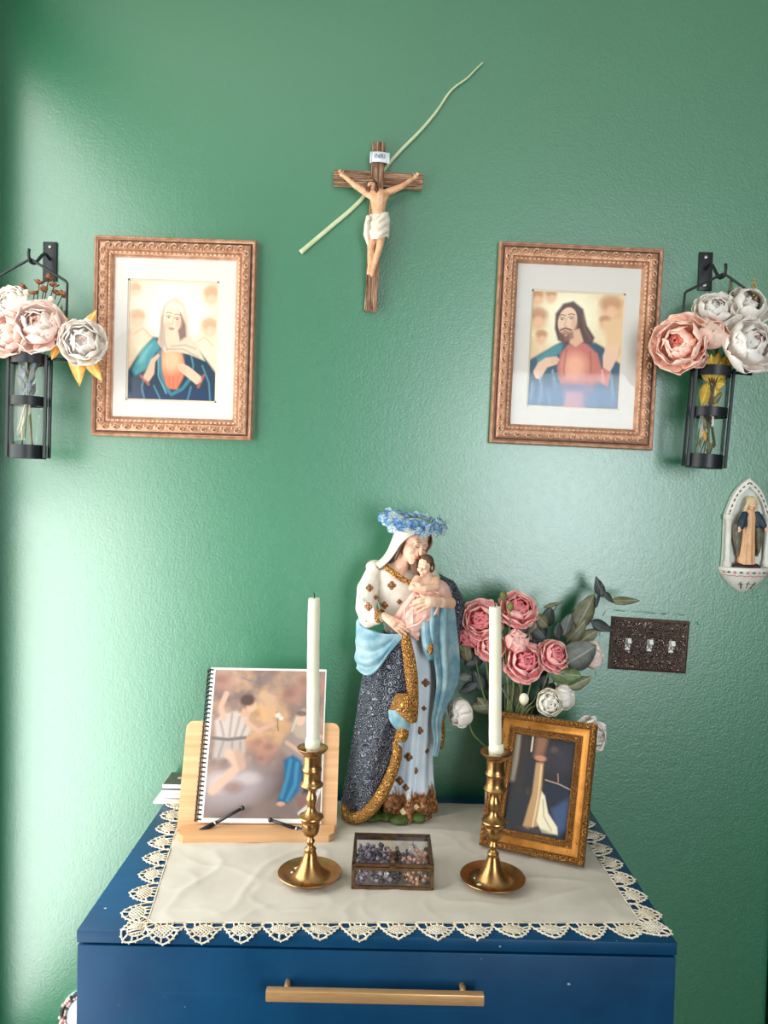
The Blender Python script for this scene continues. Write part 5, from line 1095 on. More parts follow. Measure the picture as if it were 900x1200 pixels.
# ================================================================== statue of a robed woman holding a child
Y0 = -.090
def SP(x, y, dy=0.0): return PT(x, y, Y0+dy)
def C3(x, y, k=1.030): return PT(450+(x-450)/k, 580+(y-580)/k, Y0)
UPX = 1.713e-3
mat('statue_white', (226, 218, 206), (208, 196, 180), 45, rough=.5, bump=.1)
mat('statue_skin', (236, 196, 168), (228, 178, 150), 120, rough=.5)
mat('statue_hair', (110, 74, 50), (78, 48, 34), 260, rough=.5, bump=.9, bscale=380, bdist=.0016)
mat('blanket_pink', (232, 190, 176), (222, 170, 154), 50, rough=.55)
mat('lining_blue', (156, 184, 190), (96, 142, 160), 34, rough=.42, bump=.1)
mat('moss_green', (86, 110, 42), (60, 76, 30), 90, rough=.6, bump=.5)
ring_mat('brocade_navy', (38, 40, 56), (138, 142, 152), 95, 22, rough=.36, metal=.35, thr=(.55, 1.0), bump=.9, dist=.0022, warp=.7)
ring_mat('brocade_gold', (112, 64, 26), (216, 160, 82), 110, 24, rough=.40, metal=.55, thr=(.25, .8), bump=.8, dist=.002)
mat('motif_gold', (158, 108, 62), (120, 76, 44), 300, rough=.4, metal=.5); mat('motif_cream', (236, 222, 168), rough=.5); mat('motif_red', (150, 50, 40), rough=.5); mat('lip_rose', (206, 118, 104), rough=.5); mat('brow_brown', (120, 80, 58), rough=.6)
def _gown():
    t = NT('gown_blue_white'); co = t.coord('Object'); sx = t.node('ShaderNodeSeparateXYZ'); t.l.new(co, sx.inputs[0])
    n = t.noise(t.coord('Object', (1, 1, .35)), 75, 3); z = t.math('ADD', sx.outputs[2], t.math('MULTIPLY', t.math('SUBTRACT', n, .5), -.07))
    v = t.noise(co, 160, 3); gold = t.ramp(v, [(.38, lin((74, 40, 24))), (.55, lin((158, 100, 52))), (.68, lin((206, 150, 86)))])
    soft = t.ramp(t.noise(co, 14, 2), [(.35, lin((206, 220, 234))), (.65, lin((232, 236, 242)))])
    m_ = t.ramp(z, [(.052, (1, 1, 1, 1)), (.060, (0, 0, 0, 1))])
    t.set(Base_Color=t.mix(m_, soft, gold), Roughness=.45); t.bump(t.math('MULTIPLY', v, m_), .6, .002); return t.m
_gown()
sr = C3(470, 952); sr.z = TOP
stt = thing('madonna_statue', 'painted statue of a robed woman in blue and gold cradling a child', 'statue', sr)
def loft(rows, N, foldf, nrow, zmin=None):
    ctl = []
    for r in rows: ctl.append([r[0], r[1], r[2], r[3]*1e4, r[4] if len(r) > 4 else 0])
    A = cr(ctl, nrow); P = []
    for i, (py, xl, xr, ry, dy) in enumerate(A):
        t = i/(nrow-1); row = []
        for k in range(N+1):
            a = 2*PI*k/N; s_ = 1+foldf(a, t); p = C3((xl+xr)/2+(xr-xl)/2*math.cos(a)*s_, py); p.y += -(ry*1e-4)*math.sin(a)*s_+dy
            if zmin is not None and p.z < zmin: p.z = zmin
            row.append(p)
        P.append(row)
    return P
def gf_(a, t): return (.03+.13*t)*(math.sin(8*a+.6+t)+.45*math.sin(13*a+2.2-t*1.5))*(.5+.5*math.sin(a) if math.sin(a) > 0 else .4)
gown_b = MB().grid(loft([(735, 450, 512, .036), (760, 456, 512, .038), (790, 460, 513, .040), (830, 461, 511, .042), (870, 457, 508, .044), (905, 452, 507, .047), (930, 447, 508, .050), (952, 444, 511, .053), (964, 444, 511, .053)], 110, gf_, 70, TOP+.001))
gown = gown_b.build('gown', 'gown_blue_white', stt)
bl_b = MB().grid(loft([(658, 468, 484, .014, -.012), (664, 450, 504, .022, -.008), (672, 440, 514, .034, -.004), (690, 437, 519, .042), (712, 443, 518, .044), (732, 449, 515, .040), (745, 452, 513, .036)], 72, lambda a, t: .025*math.sin(9*a+5*t)*t, 40))
blouse = bl_b.build('blouse', 'statue_white', stt)
b = MB(); b.chain([SP(441, 667, -.004), SP(431, 690, -.020), SP(429, 712, -.032), SP(432, 725, -.044), SP(444, 724, -.062)], [.019, .022, .0215, .0185, .0125])
for k in range(5): b.cap(SP(421+k*4, 700+k*3, -.050-.004*k), SP(428+k*3.5, 728-k, -.064), .0028, .0022, n=8)
b.ell(SP(440, 664, -.004), (.020, .022, .014))
sleeve = blob(b, 'sleeve', 'statue_white', stt, .0016, 3)
Md = (SP(452, 722, -.072)-SP(438, 722, -.058)); cq = Md.to_track_quat('Z', 'Y').to_matrix().to_4x4()
MB().lathe([(.0118, -.005), (.0142, -.004), (.0146, .004), (.0122, .006)], 24, Matrix.Translation(SP(445, 722, -.064)) @ cq, False, False).build('cuff', 'brocade_gold', sleeve)
def hand(nm, wrist, palm, tips, thumb, rp, rf, par=None):
    b = MB(); b.chain([wrist, palm], [rp*.78, rp]); kn = palm+(palm-wrist).normalized()*rp*.5; b.ell(kn, rp*.95)
    n = len(tips); side = (tips[-1]-tips[0]).normalized()
    for k, t in enumerate(tips):
        root = kn+side*(k-(n-1)/2)*rp*.52; m_ = root.lerp(t, .52)+V(0, -rp*.28, rp*.15); b.chain([root, m_, t], [rf*1.08, rf, rf*.72], n=8)
    r0 = palm+(thumb-palm)*.15; b.chain([r0, palm.lerp(thumb, .6)+V(0, -rp*.15, 0), thumb], [rf*1.3, rf*1.1, rf*.8], n=8)
    return blob(b, nm, 'statue_skin', par or stt, .0009, 3)
hand('hand', SP(450, 722, -.070), SP(459, 728, -.075), [SP(479, 735, -.075), SP(479, 740, -.076), SP(476, 743.5, -.074), SP(471, 745, -.070)], SP(471, 728, -.080), .0098, .0030)
# ---- head
def head_blob(c_, f, up, H, nm, m, par, vox, neck=True, it=3):
    f = Vector(f).normalized(); yl = -f; zl = Vector(up); zl = (zl-yl*zl.dot(yl)).normalized(); xl = yl.cross(zl)
    M = Matrix((xl, yl, zl)).transposed().to_4x4(); M.translation = c_
    b = MB(); h = MB()
    h.ell((0, .06, .12), (.34, .41, .35)); h.ell((0, -.09, -.12), (.27, .31, .36)); h.ell((0, -.28, -.40), .10); h.cap((0, -.375, .04), (0, -.475, -.13), .03, .048); h.cap((-.15, -.325, .09), (.15, -.325, .09), .06)
    h.ell((-.16, -.26, -.14), .12); h.ell((.16, -.26, -.14), .12); h.cap((-.065, -.375, -.265), (.065, -.375, -.265), .035); h.ell((0, -.35, -.20), .06)
    for s_ in (-1, 1): h.ell((s_*.34, .05, -.06), (.05, .09, .13)); h.ell((s_*.125, -.335, -.005), (.075, .05, .05))
    if neck: h.cap((0, .06, -.3), (0, .10, -.85), .19, .22)
    h.v = [tuple(M @ (Vector(v)*H)) for v in h.v]; o = blob(h, nm, m, par, vox, it)
    return o, (lambda x, y, z: M @ (V(x, y, z)*H)), M
HC = SP(484.5, 635.5, -.042); hh_ = .079
head, HL, HM = head_blob(HC, (.46, -.84, -.27), (.40, -.10, .92), hh_, 'head', 'statue_skin', stt, .0011)
b = MB()
for s_ in (-1, 1):
    b.tube(cr([HL(s_*.125-.07, -.385, -.008), HL(s_*.125, -.398, -.030), HL(s_*.125+.07, -.375, -.008)], 8), .0007, 5)
    b.tube(cr([HL(s_*.13-.08, -.385, .085), HL(s_*.13, -.395, .115), HL(s_*.13+.08, -.365, .095)], 8), .0006, 5)
b.build('eyelids_and_brows', 'brow_brown', head)['kind'] = 'stuff'
b = MB(); b.cap(HL(-.055, -.408, -.258), HL(.055, -.408, -.258), .0011, .0011, n=8); b.cap(HL(-.035, -.404, -.285), HL(.035, -.404, -.285), .0012, .0012, n=8); b.build('lips', 'lip_rose', head)
b = MB()
for s_ in (-1, 1):
    for k in range(5):
        o_ = (k-2)*.05
        b.chain([HL(s_*(.03+abs(o_)*.2), -.20+abs(o_)*.5, .46), HL(s_*.25, -.16+max(o_, -.03), .34), HL(s_*.345, -.04+max(o_, -.03), .06), HL(s_*(.35-.02*k), .02+o_*.8, -.26), HL(s_*.31, .03+o_*.8, -.52)], [.0026, .0036, .0038, .0040, .003], n=8)
b.ell(HL(0, .10, .18), (.029, .029, .029)); b.chain([HL(.28, .02, -.3), SP(489, 658, -.058), SP(488, 667, -.066), SP(491, 675, -.066)], [.006, .0068, .0064, .004], n=8); b.chain([HL(.2, -.05, -.4), SP(484, 662, -.058), SP(485, 672, -.062)], [.005, .006, .003], n=8)
blob(b, 'hair', 'statue_hair', head, .0012, 1)
P = []
for (z, r, sq, sp_) in ((.56, .03, 1, 172), (.53, .20, 1, 168), (.44, .36, 1, 158), (.28, .455, 1, 142), (.08, .49, 1, 124), (-.14, .48, 1, 112), (-.36, .46, 1, 104), (-.56, .47, 1.0, 98), (-.74, .52, 1.0, 92), (-.90, .60, 1.0, 88)):
    row = []
    for k in range(15):
        ph = math.radians(-sp_+2*sp_*k/14); row.append(HL(r*math.sin(ph)*.92, .06+r*math.cos(ph)*1.02, z))
    P.append(row)
S = fold(surf(P, 70, 50), lambda u, v: .0016*math.sin(u*44+v*5)*min(1, v*1.4)+.0007*math.sin(u*90)*(1 if (u < .05 or u > .95) else .2))
MB().grid(S, .0026).build('veil', 'statue_white', stt)
b = MB(); b.tube(cr([SP(446, 659, -.030), SP(452, 664, -.044), SP(462, 672, -.052), SP(474, 680, -.056), SP(487, 684, -.058), SP(497, 682, -.054)], 24), .0058, 10, flat=.45, up=(0, 1, 0)); b.build('collar', 'brocade_gold', blouse)
# ---- child
CC = SP(498.5, 663, -.078); child, CL_, CM = head_blob(CC, (-.52, -.84, -.22), (.10, -.10, 1), .041, 'child_head', 'statue_skin', stt, .0008, False, 6)
b = MB(); b.ell(CL_(0, .10, .17), (.0148, .0160, .0148)); b.ell(CL_(.20, .16, -.05), (.0085, .010, .012)); blob(b, 'child_hair', 'statue_hair', child, .0009, 2)
b = MB()
for s_ in (-1, 1): b.tube([CL_(s_*.13-.06, -.38, -.01), CL_(s_*.13, -.395, -.025), CL_(s_*.13+.06, -.375, -.01)], .0005, 5)
b.build('child_eyelids', 'brow_brown', child)
b = MB(); b.chain([SP(500, 671, -.074), SP(499, 684, -.068), SP(497, 694, -.066)], [.0095, .0185, .020]); b.chain([SP(510, 680, -.072), SP(511, 688, -.086), SP(498, 690, -.098), SP(484, 689, -.096)], [.0095, .0082, .0068, .005]); b.chain([SP(489, 679, -.080), SP(484, 685, -.090), SP(492, 685.5, -.098)], [.008, .0066, .0048])
for k in range(4): b.cap(SP(484, 688+k, -.097), SP(479.5, 687+k*1.5, -.096), .0019, .0014, n=7)
b.cap(SP(485, 687, -.099), SP(482, 684, -.100), .002, .0015, n=7)
blob(b, 'child_body', 'statue_skin', child, .0011, 3)
b = MB(); b.chain([SP(512, 695, -.062), SP(499, 711, -.062), SP(484, 726, -.058), SP(474, 733, -.054)], [.027, .0345, .027, .014]); b.ell(SP(519, 698, -.058), (.018, .022, .016)); b.chain([SP(464, 727, -.058), SP(476, 712, -.070), SP(486, 698, -.080)], [.008, .010, .008])
for (p, q, r_) in (((484, 697), (512, 696), 4), ((482, 703), (474, 726), -3), ((490, 700), (484, 732), -3), ((500, 722), (476, 736), 3), ((516, 702), (500, 730), 3), ((508, 693), (524, 700), -2)):
    m_ = ((p[0]+q[0])/2+r_, (p[1]+q[1])/2+r_*.6); b.chain([SP(*p, -.094), SP(*m_, -.0955), SP(*q, -.082)], [.0022, .0026, .0018], n=8)
b.chain([SP(480, 732, -.064), SP(483, 741, -.062), SP(489, 748, -.058)], [.010, .008, .005]); b.chain([SP(490, 728, -.07), SP(491, 742, -.062)], [.008, .006])
blob(b, 'blanket', 'blanket_pink', stt, .0014, 3)
hand('hand', SP(521, 706, -.090), SP(507, 705, -.101), [SP(484, 705, -.101), SP(481, 709.5, -.101), SP(482.5, 714, -.099), SP(488, 718, -.097)], SP(493, 697, -.104), .0108, .0033)
b = MB(); b.chain([SP(527, 707, -.068), SP(518, 706, -.092)], [.0125, .0105]); blob(b, 'sleeve_cuff', 'statue_skin', stt, .0014, 2)
# ---- mantle over the far arm
b = MB(); b.chain([SP(508, 680, .012), SP(524, 690, .004), SP(533, 703, -.014), SP(535, 724, -.022), SP(532, 746, -.020), SP(527, 772, -.012), SP(521, 800, -.006)], [.018, .021, .0175, .0150, .0130, .012, .010]); b.chain([SP(505, 690, .025), SP(512, 740, .02), SP(510, 800, .018), SP(506, 860, .016)], [.03, .034, .03, .022])
for k in range(6): b.cap(SP(524+k*2.6, 694+k*2, -.026-.002*k), SP(527+k*2, 744, -.036), .0026, .0022, n=8)
blob(b, 'mantle_shoulder', 'brocade_navy', stt, .002, 2)
rows = [[SP(x, y, d_) for x, d_ in r] for y, r in ((708, ((521, -.060), (525, -.064), (529, -.058))), (722, ((523, -.058), (527.5, -.062), (532, -.054))), (738, ((525, -.056), (529, -.058), (533, -.050))))]
MB().grid(surf(rows, 8, 12), .003).build('mantle_trim', 'brocade_gold', stt)
rows = [[SP(x, y, d_) for x, d_ in r] for y, r in (
 (710, ((498, -.078), (507, -.088), (516, -.088), (524, -.078), (529, -.062))), (735, ((500, -.074), (507, -.084), (516, -.082), (525, -.072), (532, -.054))), (760, ((505, -.066), (510, -.072), (517, -.073), (526, -.066), (535, -.048))),
 (785, ((510, -.056), (514, -.062), (520, -.063), (528, -.058), (536.5, -.040))), (805, ((512, -.052), (515, -.058), (520, -.059), (526, -.053), (533, -.038))), (825, ((509.5, -.052), (512, -.056), (516, -.056), (520, -.050), (523, -.040))),
 (845, ((506.5, -.054), (509, -.057), (511.5, -.057), (514, -.053), (516, -.046))), (868, ((509, -.052), (511, -.054), (512.5, -.054), (514, -.052), (515, -.048))), (886, ((507.5, -.053), (508.5, -.054), (509.5, -.054), (510.5, -.053), (511.5, -.051))))]
MB().grid(fold(surf(rows, 44, 80), lambda u, v: .0062*math.sin(u*17+v*3)*(1-v*.6)), .003).build('mantle_lining', 'lining_blue', stt)
rows = [[SP(x, y, d_) for x, d_ in r] for y, r in ((728, ((493, -.078), (497, -.086), (501, -.085), (504, -.080))), (745, ((494.5, -.074), (498, -.084), (503, -.083), (507, -.076))), (760, ((496.5, -.070), (500, -.082), (505, -.081), (509, -.072))), (769, ((500, -.068), (502.5, -.076), (505.5, -.076), (508, -.069))), (773, ((502.5, -.066), (503.5, -.070), (505, -.070), (506, -.066))))]
ml2 = MB().grid(surf(rows, 16, 24), .003).build('lining_loop', 'lining_blue', stt)
b = MB(); b.ell(SP(504, 760.5, -.082), (.0068, .006, .0112)); b.build('loop_trim', 'brocade_gold', ml2)
for (y, x, dd) in ((850, 518, -.040), (866, 518.5, -.04), (880, 515, -.042)): pass
rows = [[SP(x, y, d_) for x, d_ in r] for y, r in ((822, ((516, -.045), (519, -.046), (522, -.036))), (840, ((514.5, -.045), (517.5, -.046), (520, -.038))), (862, ((515.5, -.045), (518, -.045), (520.5, -.038))), (878, ((514.5, -.046), (516.5, -.046), (518, -.042))))]
MB().grid(surf(rows, 8, 20), .003).build('mantle_trim', 'brocade_gold', stt)
# ---- great brocade mantle falling on the near side
rows = []
for (py, xr, xl, f) in ((742, 470, 449, -.054), (760, 475, 441, -.057), (785, 478, 429, -.060), (812, 478, 422.5, -.063), (838, 472, 421, -.065), (865, 467, 417.5, -.067), (892, 461, 412, -.069), (915, 453, 407, -.070), (935, 442, 404.5, -.066), (949, 430, 404.5, -.058)):
    w_ = xr-xl; rows.append([SP(xr, py, f), SP(xr-.30*w_, py, f-.008), SP(xr-.62*w_, py, f*.92-.004), SP(xl+.09*w_, py, f*.58), SP(xl, py-1, f*.15), SP(xl+.10*w_, py-4, .024), SP(xl+.5*w_, py-6, .042), SP(496, py-6, .044)])
def mf(u, v): return .0060*math.sin(u*19+v*5.5)*(.25+.75*v)*(1 if u < .72 else .5)+.002*math.sin(u*33-v*9)
S = fold(surf(rows, 100, 90), mf); S[..., 2] = np.maximum(S[..., 2], TOP+.002); MB().grid(S, .0035).build('mantle', 'brocade_navy', stt)
hp_ = [(406, 944), (405.5, 953), (413, 959.5), (425, 955.5), (437, 945), (447, 931), (455.5, 915), (462, 898), (465.5, 881), (465, 869)]; dy_ = [-.030, -.048, -.064, -.074, -.080, -.082, -.082, -.080, -.076, -.070]
hq = [SP(x, y, d_) for (x, y), d_ in zip(hp_, dy_)]; hq = [V(p.x, p.y, max(p.z, TOP+.010)) for p in hq]
MB().tube(cr(hq, 50), [.0095+.0030*math.sin(PI*i/49) for i in range(50)], 16, flat=.95, up=(0, 1, 0)).build('mantle_hem', 'brocade_gold', stt)
rows = [[SP(x, y, d_) for x, d_ in r] for y, r in ((742, ((469, -.068), (474, -.072), (479, -.070))), (765, ((472, -.070), (478, -.076), (485, -.072))), (790, ((475, -.072), (481, -.080), (489, -.074))), (815, ((478, -.076), (483, -.084), (490, -.078))), (832, ((479, -.080), (484, -.088), (489.5, -.082))), (845, ((483, -.084), (486, -.086), (488.5, -.084))))]
MB().grid(surf(rows, 12, 40), .0035).build('front_trim', 'brocade_gold', stt)
rows = [[SP(x, y, d_) for x, d_ in r] for y, r in ((813, ((463, -.066), (470, -.080), (478, -.086), (487, -.080))), (824, ((458.5, -.068), (468, -.090), (478, -.095), (488.5, -.084))), (834, ((457, -.072), (468, -.094), (478, -.097), (489, -.086))), (842, ((470, -.084), (476, -.094), (482, -.096), (488, -.086))), (847, ((478, -.086), (481, -.092), (484, -.092), (487, -.086))))]
MB().grid(surf(rows, 26, 24), .0035).build('trim_fold', 'brocade_gold', stt)
rows = [[SP(x, y, d_) for x, d_ in r] for y, r in ((832, ((456, -.074), (462, -.088), (470, -.090), (477, -.086))), (842, ((456.5, -.074), (464, -.090), (473, -.092), (480, -.086))), (850, ((461, -.074), (467, -.086), (475, -.088), (480, -.082))), (857, ((468, -.074), (472, -.080), (476, -.080), (479, -.076))))]
MB().grid(surf(rows, 20, 20), .003).build('lining_curl', 'lining_blue', stt)
rows = [[SP(x, y, d_) for x, d_ in r] for y, r in ((853, ((465, -.072), (470, -.084), (475, -.084), (478.5, -.076))), (862, ((463, -.074), (469, -.088), (474, -.087), (478, -.078))), (869, ((462, -.074), (466, -.082), (471, -.083), (475, -.078))))]
MB().grid(surf(rows, 14, 12), .003).build('trim_fold', 'brocade_gold', stt)
rows = [[SP(x, y, d_) for x, d_ in r] for y, r in ((867, ((463, -.070), (467, -.080), (472, -.076))), (878, ((463.5, -.070), (468, -.078), (471.5, -.074))), (890, ((466, -.070), (468.5, -.074), (470.5, -.072))))]
MB().grid(surf(rows, 10, 12), .003).build('lining_curl', 'lining_blue', stt)
rows = [[SP(*p, d_) for p, d_ in zip(r, (-.040, -.058, -.066, -.070, -.070))] for r in (((421, 732), (434, 739), (449, 743), (462, 743), (471, 742)), ((417.5, 752), (430, 760), (446, 759), (460, 751), (471, 744)), ((417, 771), (429, 778), (444, 774), (458, 758), (471, 746)), ((419, 783), (430, 790), (441, 786), (455, 767), (471, 748)))]
MB().grid(fold(surf(rows, 50, 50), lambda u, v: .0052*math.sin(v*17+u*2.5)*math.sin(PI*min(1, u*1.2+.1))), .0035).build('sleeve_lining', 'lining_blue', stt)
b = MB(); b.chain([SP(424, 730, -.02), SP(424, 755, -.02), SP(432, 775, -.025)], [.012, .013, .012]); blob(b, 'under_sleeve', 'lining_blue', stt, .002, 2)
# ---- base and feet
b = MB()
for (x, y, d_, rx, ry, rz) in ((436, 951, -.050, .020, .016, .008), (468, 960, -.062, .020, .016, .009), (490, 951, -.050, .016, .016, .009), (452, 952, -.045, .016, .018, .008), (478, 945, -.02, .04, .03, .008), (445, 940, .0, .03, .03, .008)):
    p = SP(x, y, d_); b.ell((p.x, p.y, TOP+rz*.8), (rx, ry, rz))
b.v = [(x, y, max(z, TOP)) for x, y, z in b.v]; blob(b, 'mossy_base', 'moss_green', stt, .002, 3)
# ---- painted diamonds, set on the cloth surfaces where they show
def bvh(*obs):
    vs, fs = [], []
    for o in obs:
        k = len(vs); off = Vector(ORI[o]); vs += [v.co+off for v in o.data.vertices]; fs += [tuple(i+k for i in p.vertices) for p in o.data.polygons]
    return BVHTree.FromPolygons(vs, fs)
def motif(tree, par, x, y, s_, rim=None):
    v = ray(x, y).normalized(); hit = tree.ray_cast(CAM, v)
    if hit[0] is None: return
    nrm = hit[1] if hit[1].dot(v) < 0 else -hit[1]; nrm = (nrm+V(0, -.6, 0)).normalized(); M = Matrix.Translation(hit[0]+nrm*.0006) @ nrm.to_track_quat('Z', 'Y').to_matrix().to_4x4()
    r = s_*UPX/2
    if rim:
        o = MB().lathe([(r, -.001), (r, .0012), (.0001, .0018)], 4, M).build('diamond', 'motif_red', par, smooth=False); MB().lathe([(r*.72, 0), (r*.72, .0022), (.0001, .0026)], 4, M).build('diamond_inlay', 'motif_cream', o, smooth=False); return
    b = MB()
    for k in range(4): b.ell((math.cos(k*PI/2)*r*.55, math.sin(k*PI/2)*r*.55, .0004), (r*.5, r*.5, .0012), M, n=8, m=5)
    b.lathe([(r*.6, 0), (r*.6, .0012), (.0001, .0024)], 8, M); b.build('diamond', 'motif_gold', par)
tg_ = bvh(gown)
for x, y, s_ in ((499, 800, 10), (492, 856, 9), (479, 887, 10), (487, 903, 8), (469, 915, 10), (476, 923, 8), (497, 830, 6), (500, 880, 7)): motif(tg_, gown, x, y, s_)
motif(tg_, gown, 473, 951, 13, True); motif(tg_, gown, 488, 945, 11, True)
tb_ = bvh(blouse)
for x, y, s_ in ((459, 686, 10), (451, 709, 9), (468, 705, 6)): motif(tb_, blouse, x, y, s_)
ts_ = bvh(sleeve)
for x, y, s_ in ((433, 689, 9), (432, 711, 10), (445, 664, 8), (440, 700, 6)): motif(ts_, sleeve, x, y, s_)
# ================================================================== crown of blue blossoms
petal_mat('crown_blue', (190, 206, 222), (92, 146, 202), (64, 120, 188)); petal_mat('crown_pale', (236, 238, 238), (180, 208, 226), (146, 190, 220)); mat('crown_eye', (236, 226, 160), rough=.6); mat('crown_vine', (96, 124, 84), (140, 158, 120), 90, rough=.6)
cc = SP(484, 612, -.040); zr = HM.to_3x3() @ V(0, 0, 1); zr = (zr*.45+V(0, -.10, .8)).normalized(); Qm = zr.to_track_quat('Z', 'Y').to_matrix().to_4x4(); Qm.translation = cc
cw = thing('blossom_wreath', 'wreath of small blue blossoms resting on the statue head', 'wreath', cc)
RX, RY = .053, .048
MB().tube([Qm @ V(RX*math.cos(a), RY*math.sin(a), .002*math.sin(5*a)) for a in [2*PI*i/40 for i in range(41)]], .0026, 7).build('vine', 'crown_vine', cw)
fl = []
for m in ('crown_blue', 'crown_pale'):
    b = MB()
    for k in range(5): b.grid(petal(.0078, .0052, .3, .25, .2, nu=5, nv=5), .0005, petal_frame(2*PI*k/5, 66, .0008))
    b.cur = 1; b.ell((0, 0, .0014), (.0013, .0013, .0012), n=6, m=4); fl.append(b.data('blossom', [m, 'crown_eye']))
rs = random.Random(12)
for k in range(120):
    a = 2*PI*k/120*3+rs.uniform(-.1, .1); el = rs.uniform(-1.0, 1.3); rr = .0105*rs.uniform(.5, 1.45); rad = V(math.cos(a), math.sin(a), 0); d_ = (rad*math.cos(el)+V(0, 0, math.sin(el))).normalized()
    p = V(RX*math.cos(a), RY*math.sin(a), 0)+d_*rr; o = bpy.data.objects.new('blossom', fl[0 if rs.random() < .52 else 1]); C.objects.link(o); o.parent = cw
    o.matrix_local = Matrix.Translation(-cc) @ Qm @ (Matrix.Translation(p) @ (d_+V(rs.uniform(-.5, .5), -.5, rs.uniform(-.5, .5))).to_track_quat('Z', 'Y').to_matrix().to_4x4() @ Matrix.Scale(rs.uniform(.75, 1.2), 4))
b = MB()
for k in range(40):
    a = rs.uniform(0, 6.28); p = Qm @ V(RX*math.cos(a)*1.02, RY*math.sin(a)*1.02, .0); q_ = Qm @ V(RX*math.cos(a)*rs.uniform(1.2, 1.5), RY*math.sin(a)*rs.uniform(1.2, 1.5), rs.uniform(-.010, .020)); b.tube([p, p.lerp(q_, .6), q_], [.0006, .0013, .0004], 5)
b.build('leaf_wisps', 'crown_vine', cw)['kind'] = 'stuff'
# ================================================================== small wall niche with a standing figure
mat('niche_white', (232, 228, 218), (216, 210, 198), 40, rough=.45); mat('niche_inside', (206, 210, 204), (222, 222, 214), 30, rough=.6); mat('niche_brown', (104, 72, 60), rough=.5); mat('niche_teal', (46, 110, 104), rough=.5); mat('niche_pinkpaint', (206, 120, 124), rough=.5)
mat('robe_peach', (228, 180, 136), (214, 160, 116), 60, rough=.55); mat('mantle_teal', (34, 58, 76), (24, 42, 58), 60, rough=.5); mat('mantle_grey', (128, 122, 104), (88, 82, 72), 60, rough=.6); mat('rock_brown', (66, 36, 36), (44, 24, 26), 90, rough=.5); mat('pale_hair', (224, 204, 160), (204, 180, 136), 200, rough=.6)
U2 = 1.813e-3; RN = Quaternion((0, 1, 0), 0); nl = PT(871.5, 695, 0); nl.y = -.0005
ni = thing('wall_niche', 'white ceramic gothic niche with columns holding a small robed figure', 'wall niche', nl, None, RN); ORI[ni] = (0, 0, 0)
def N(x, y, Y=-.010): p = PT(x, y, Y)-nl; return (p.x, p.z)
left = [(846, 668), (848, 640), (849.5, 606), (853, 594), (859, 580), (867, 569), (877, 560.5)]
L_ = [N(*p) for p in left]; cxn = (L_[2][0]+N(902, 606)[0])/2; L_[-1] = (cxn, L_[-1][1])
def half(sc, n=26):
    P = cr([V((x-cxn)*sc[0], 0, (z-sc[2])*sc[1]+sc[2]) for x, z in L_], n); return [(p[0], p[2]) for p in P]
O = half((1, 1, .05)); I = half((.82, .91, .05))
outl = [(cxn+x, z) for x, z in O]+[(cxn-x, z) for x, z in O[::-1][1:]]
inl = [(cxn+x, z) for x, z in I]+[(cxn-x, z) for x, z in I[::-1][1:]]
MB().poly(outl, -.007, -.0005).build('back_panel', 'niche_inside', ni, smooth=False, local=True)
m = len(outl); b = MB(); vs = [(x, -.013, z) for x, z in outl]+[(x, -.016, z) for x, z in inl]+[(x, -.006, z) for x, z in outl]+[(x, -.006, z) for x, z in inl]; fs = []
zsp = N(853, 607)[1]
for i in range(m-1):
    if outl[i][1] < zsp-.004 or outl[i+1][1] < zsp-.004: continue
    fs += [(i, i+1, m+i+1, m+i), (2*m+i, i, i+1, 2*m+i+1)[::1], (m+i, m+i+1, 3*m+i+1, 3*m+i)]
b.add(vs, fs).build('arch', 'niche_white', ni, local=True, angle=40)
mid = [((a[0]+c[0])/2, (a[1]+c[1])/2) for a, c in zip(outl, inl)]
for k in range(10, len(mid)-10, 2):
    if abs(k-len(mid)//2) < 1 or mid[k][1] < zsp+.002: continue
    (x0, z0), (x1, z1) = mid[k-1], mid[k+1]; a = math.atan2(z1-z0, x1-x0); MB().ell((0, 0, 0), (.0036, .0012, .0014), Matrix.Translation((mid[k][0], -.0150, mid[k][1])) @ Matrix.Rotation(-a, 4, 'Y'), n=8, m=5).build('painted_leaf', 'niche_brown', ni, local=True)
for xc_, xx in ((853, N(853, 640, -.014)[0]), (898, N(898, 640, -.014)[0])):
    z0, z1 = N(xc_, 664, -.014)[1], N(xc_, 606, -.014)[1]; col = MB().lathe([(.0075, z0), (.0088, z0+.004), (.0088, z0+.009), (.0070, z0+.012), (.0062, z0+.016), (.0058, z1-.014), (.0068, z1-.010), (.0068, z1-.006), (.0090, z1-.003), (.0095, z1+.004), (.0095, z1+.006)], 20, Matrix.Translation((xx, -.0135, 0))).build('pillar', 'niche_white', ni, local=True, angle=40)
# bowl: half lathe bulging from the wall
prof = [(.0, .0), (.014, .006), (.028, .016), (.041, .030), (.049, .042), (.053, .050), (.053, .056), (.049, .057), (.0, .053)]; P = []
for r, z in prof: P.append([(cxn-.001+r*math.cos(a), -.0005-r*.70*math.sin(a), z) for a in [PI*k/28 for k in range(29)]])
bowl = MB().grid(P).build('bowl', 'niche_white', ni, local=True)
bz = lambda a, z, r: (cxn-.001+r*math.cos(a), -.001-r*.71*math.sin(a), z)
for k in range(11):
    a = PI*(k+.7)/12.4; MB().ell(bz(a, .047, .0515), (.004, .0022, .0022) if k % 2 else (.0028, .0022, .0028), n=8, m=5).build('painted_flower', 'niche_teal' if k % 2 else 'niche_pinkpaint', bowl, local=True)
MB().tube([bz(PI*k/28, .0395+.0012*math.sin(k*1.9), .0468) for k in range(1, 28)], .0009, 5).build('painted_garland', 'niche_pinkpaint', bowl, local=True)
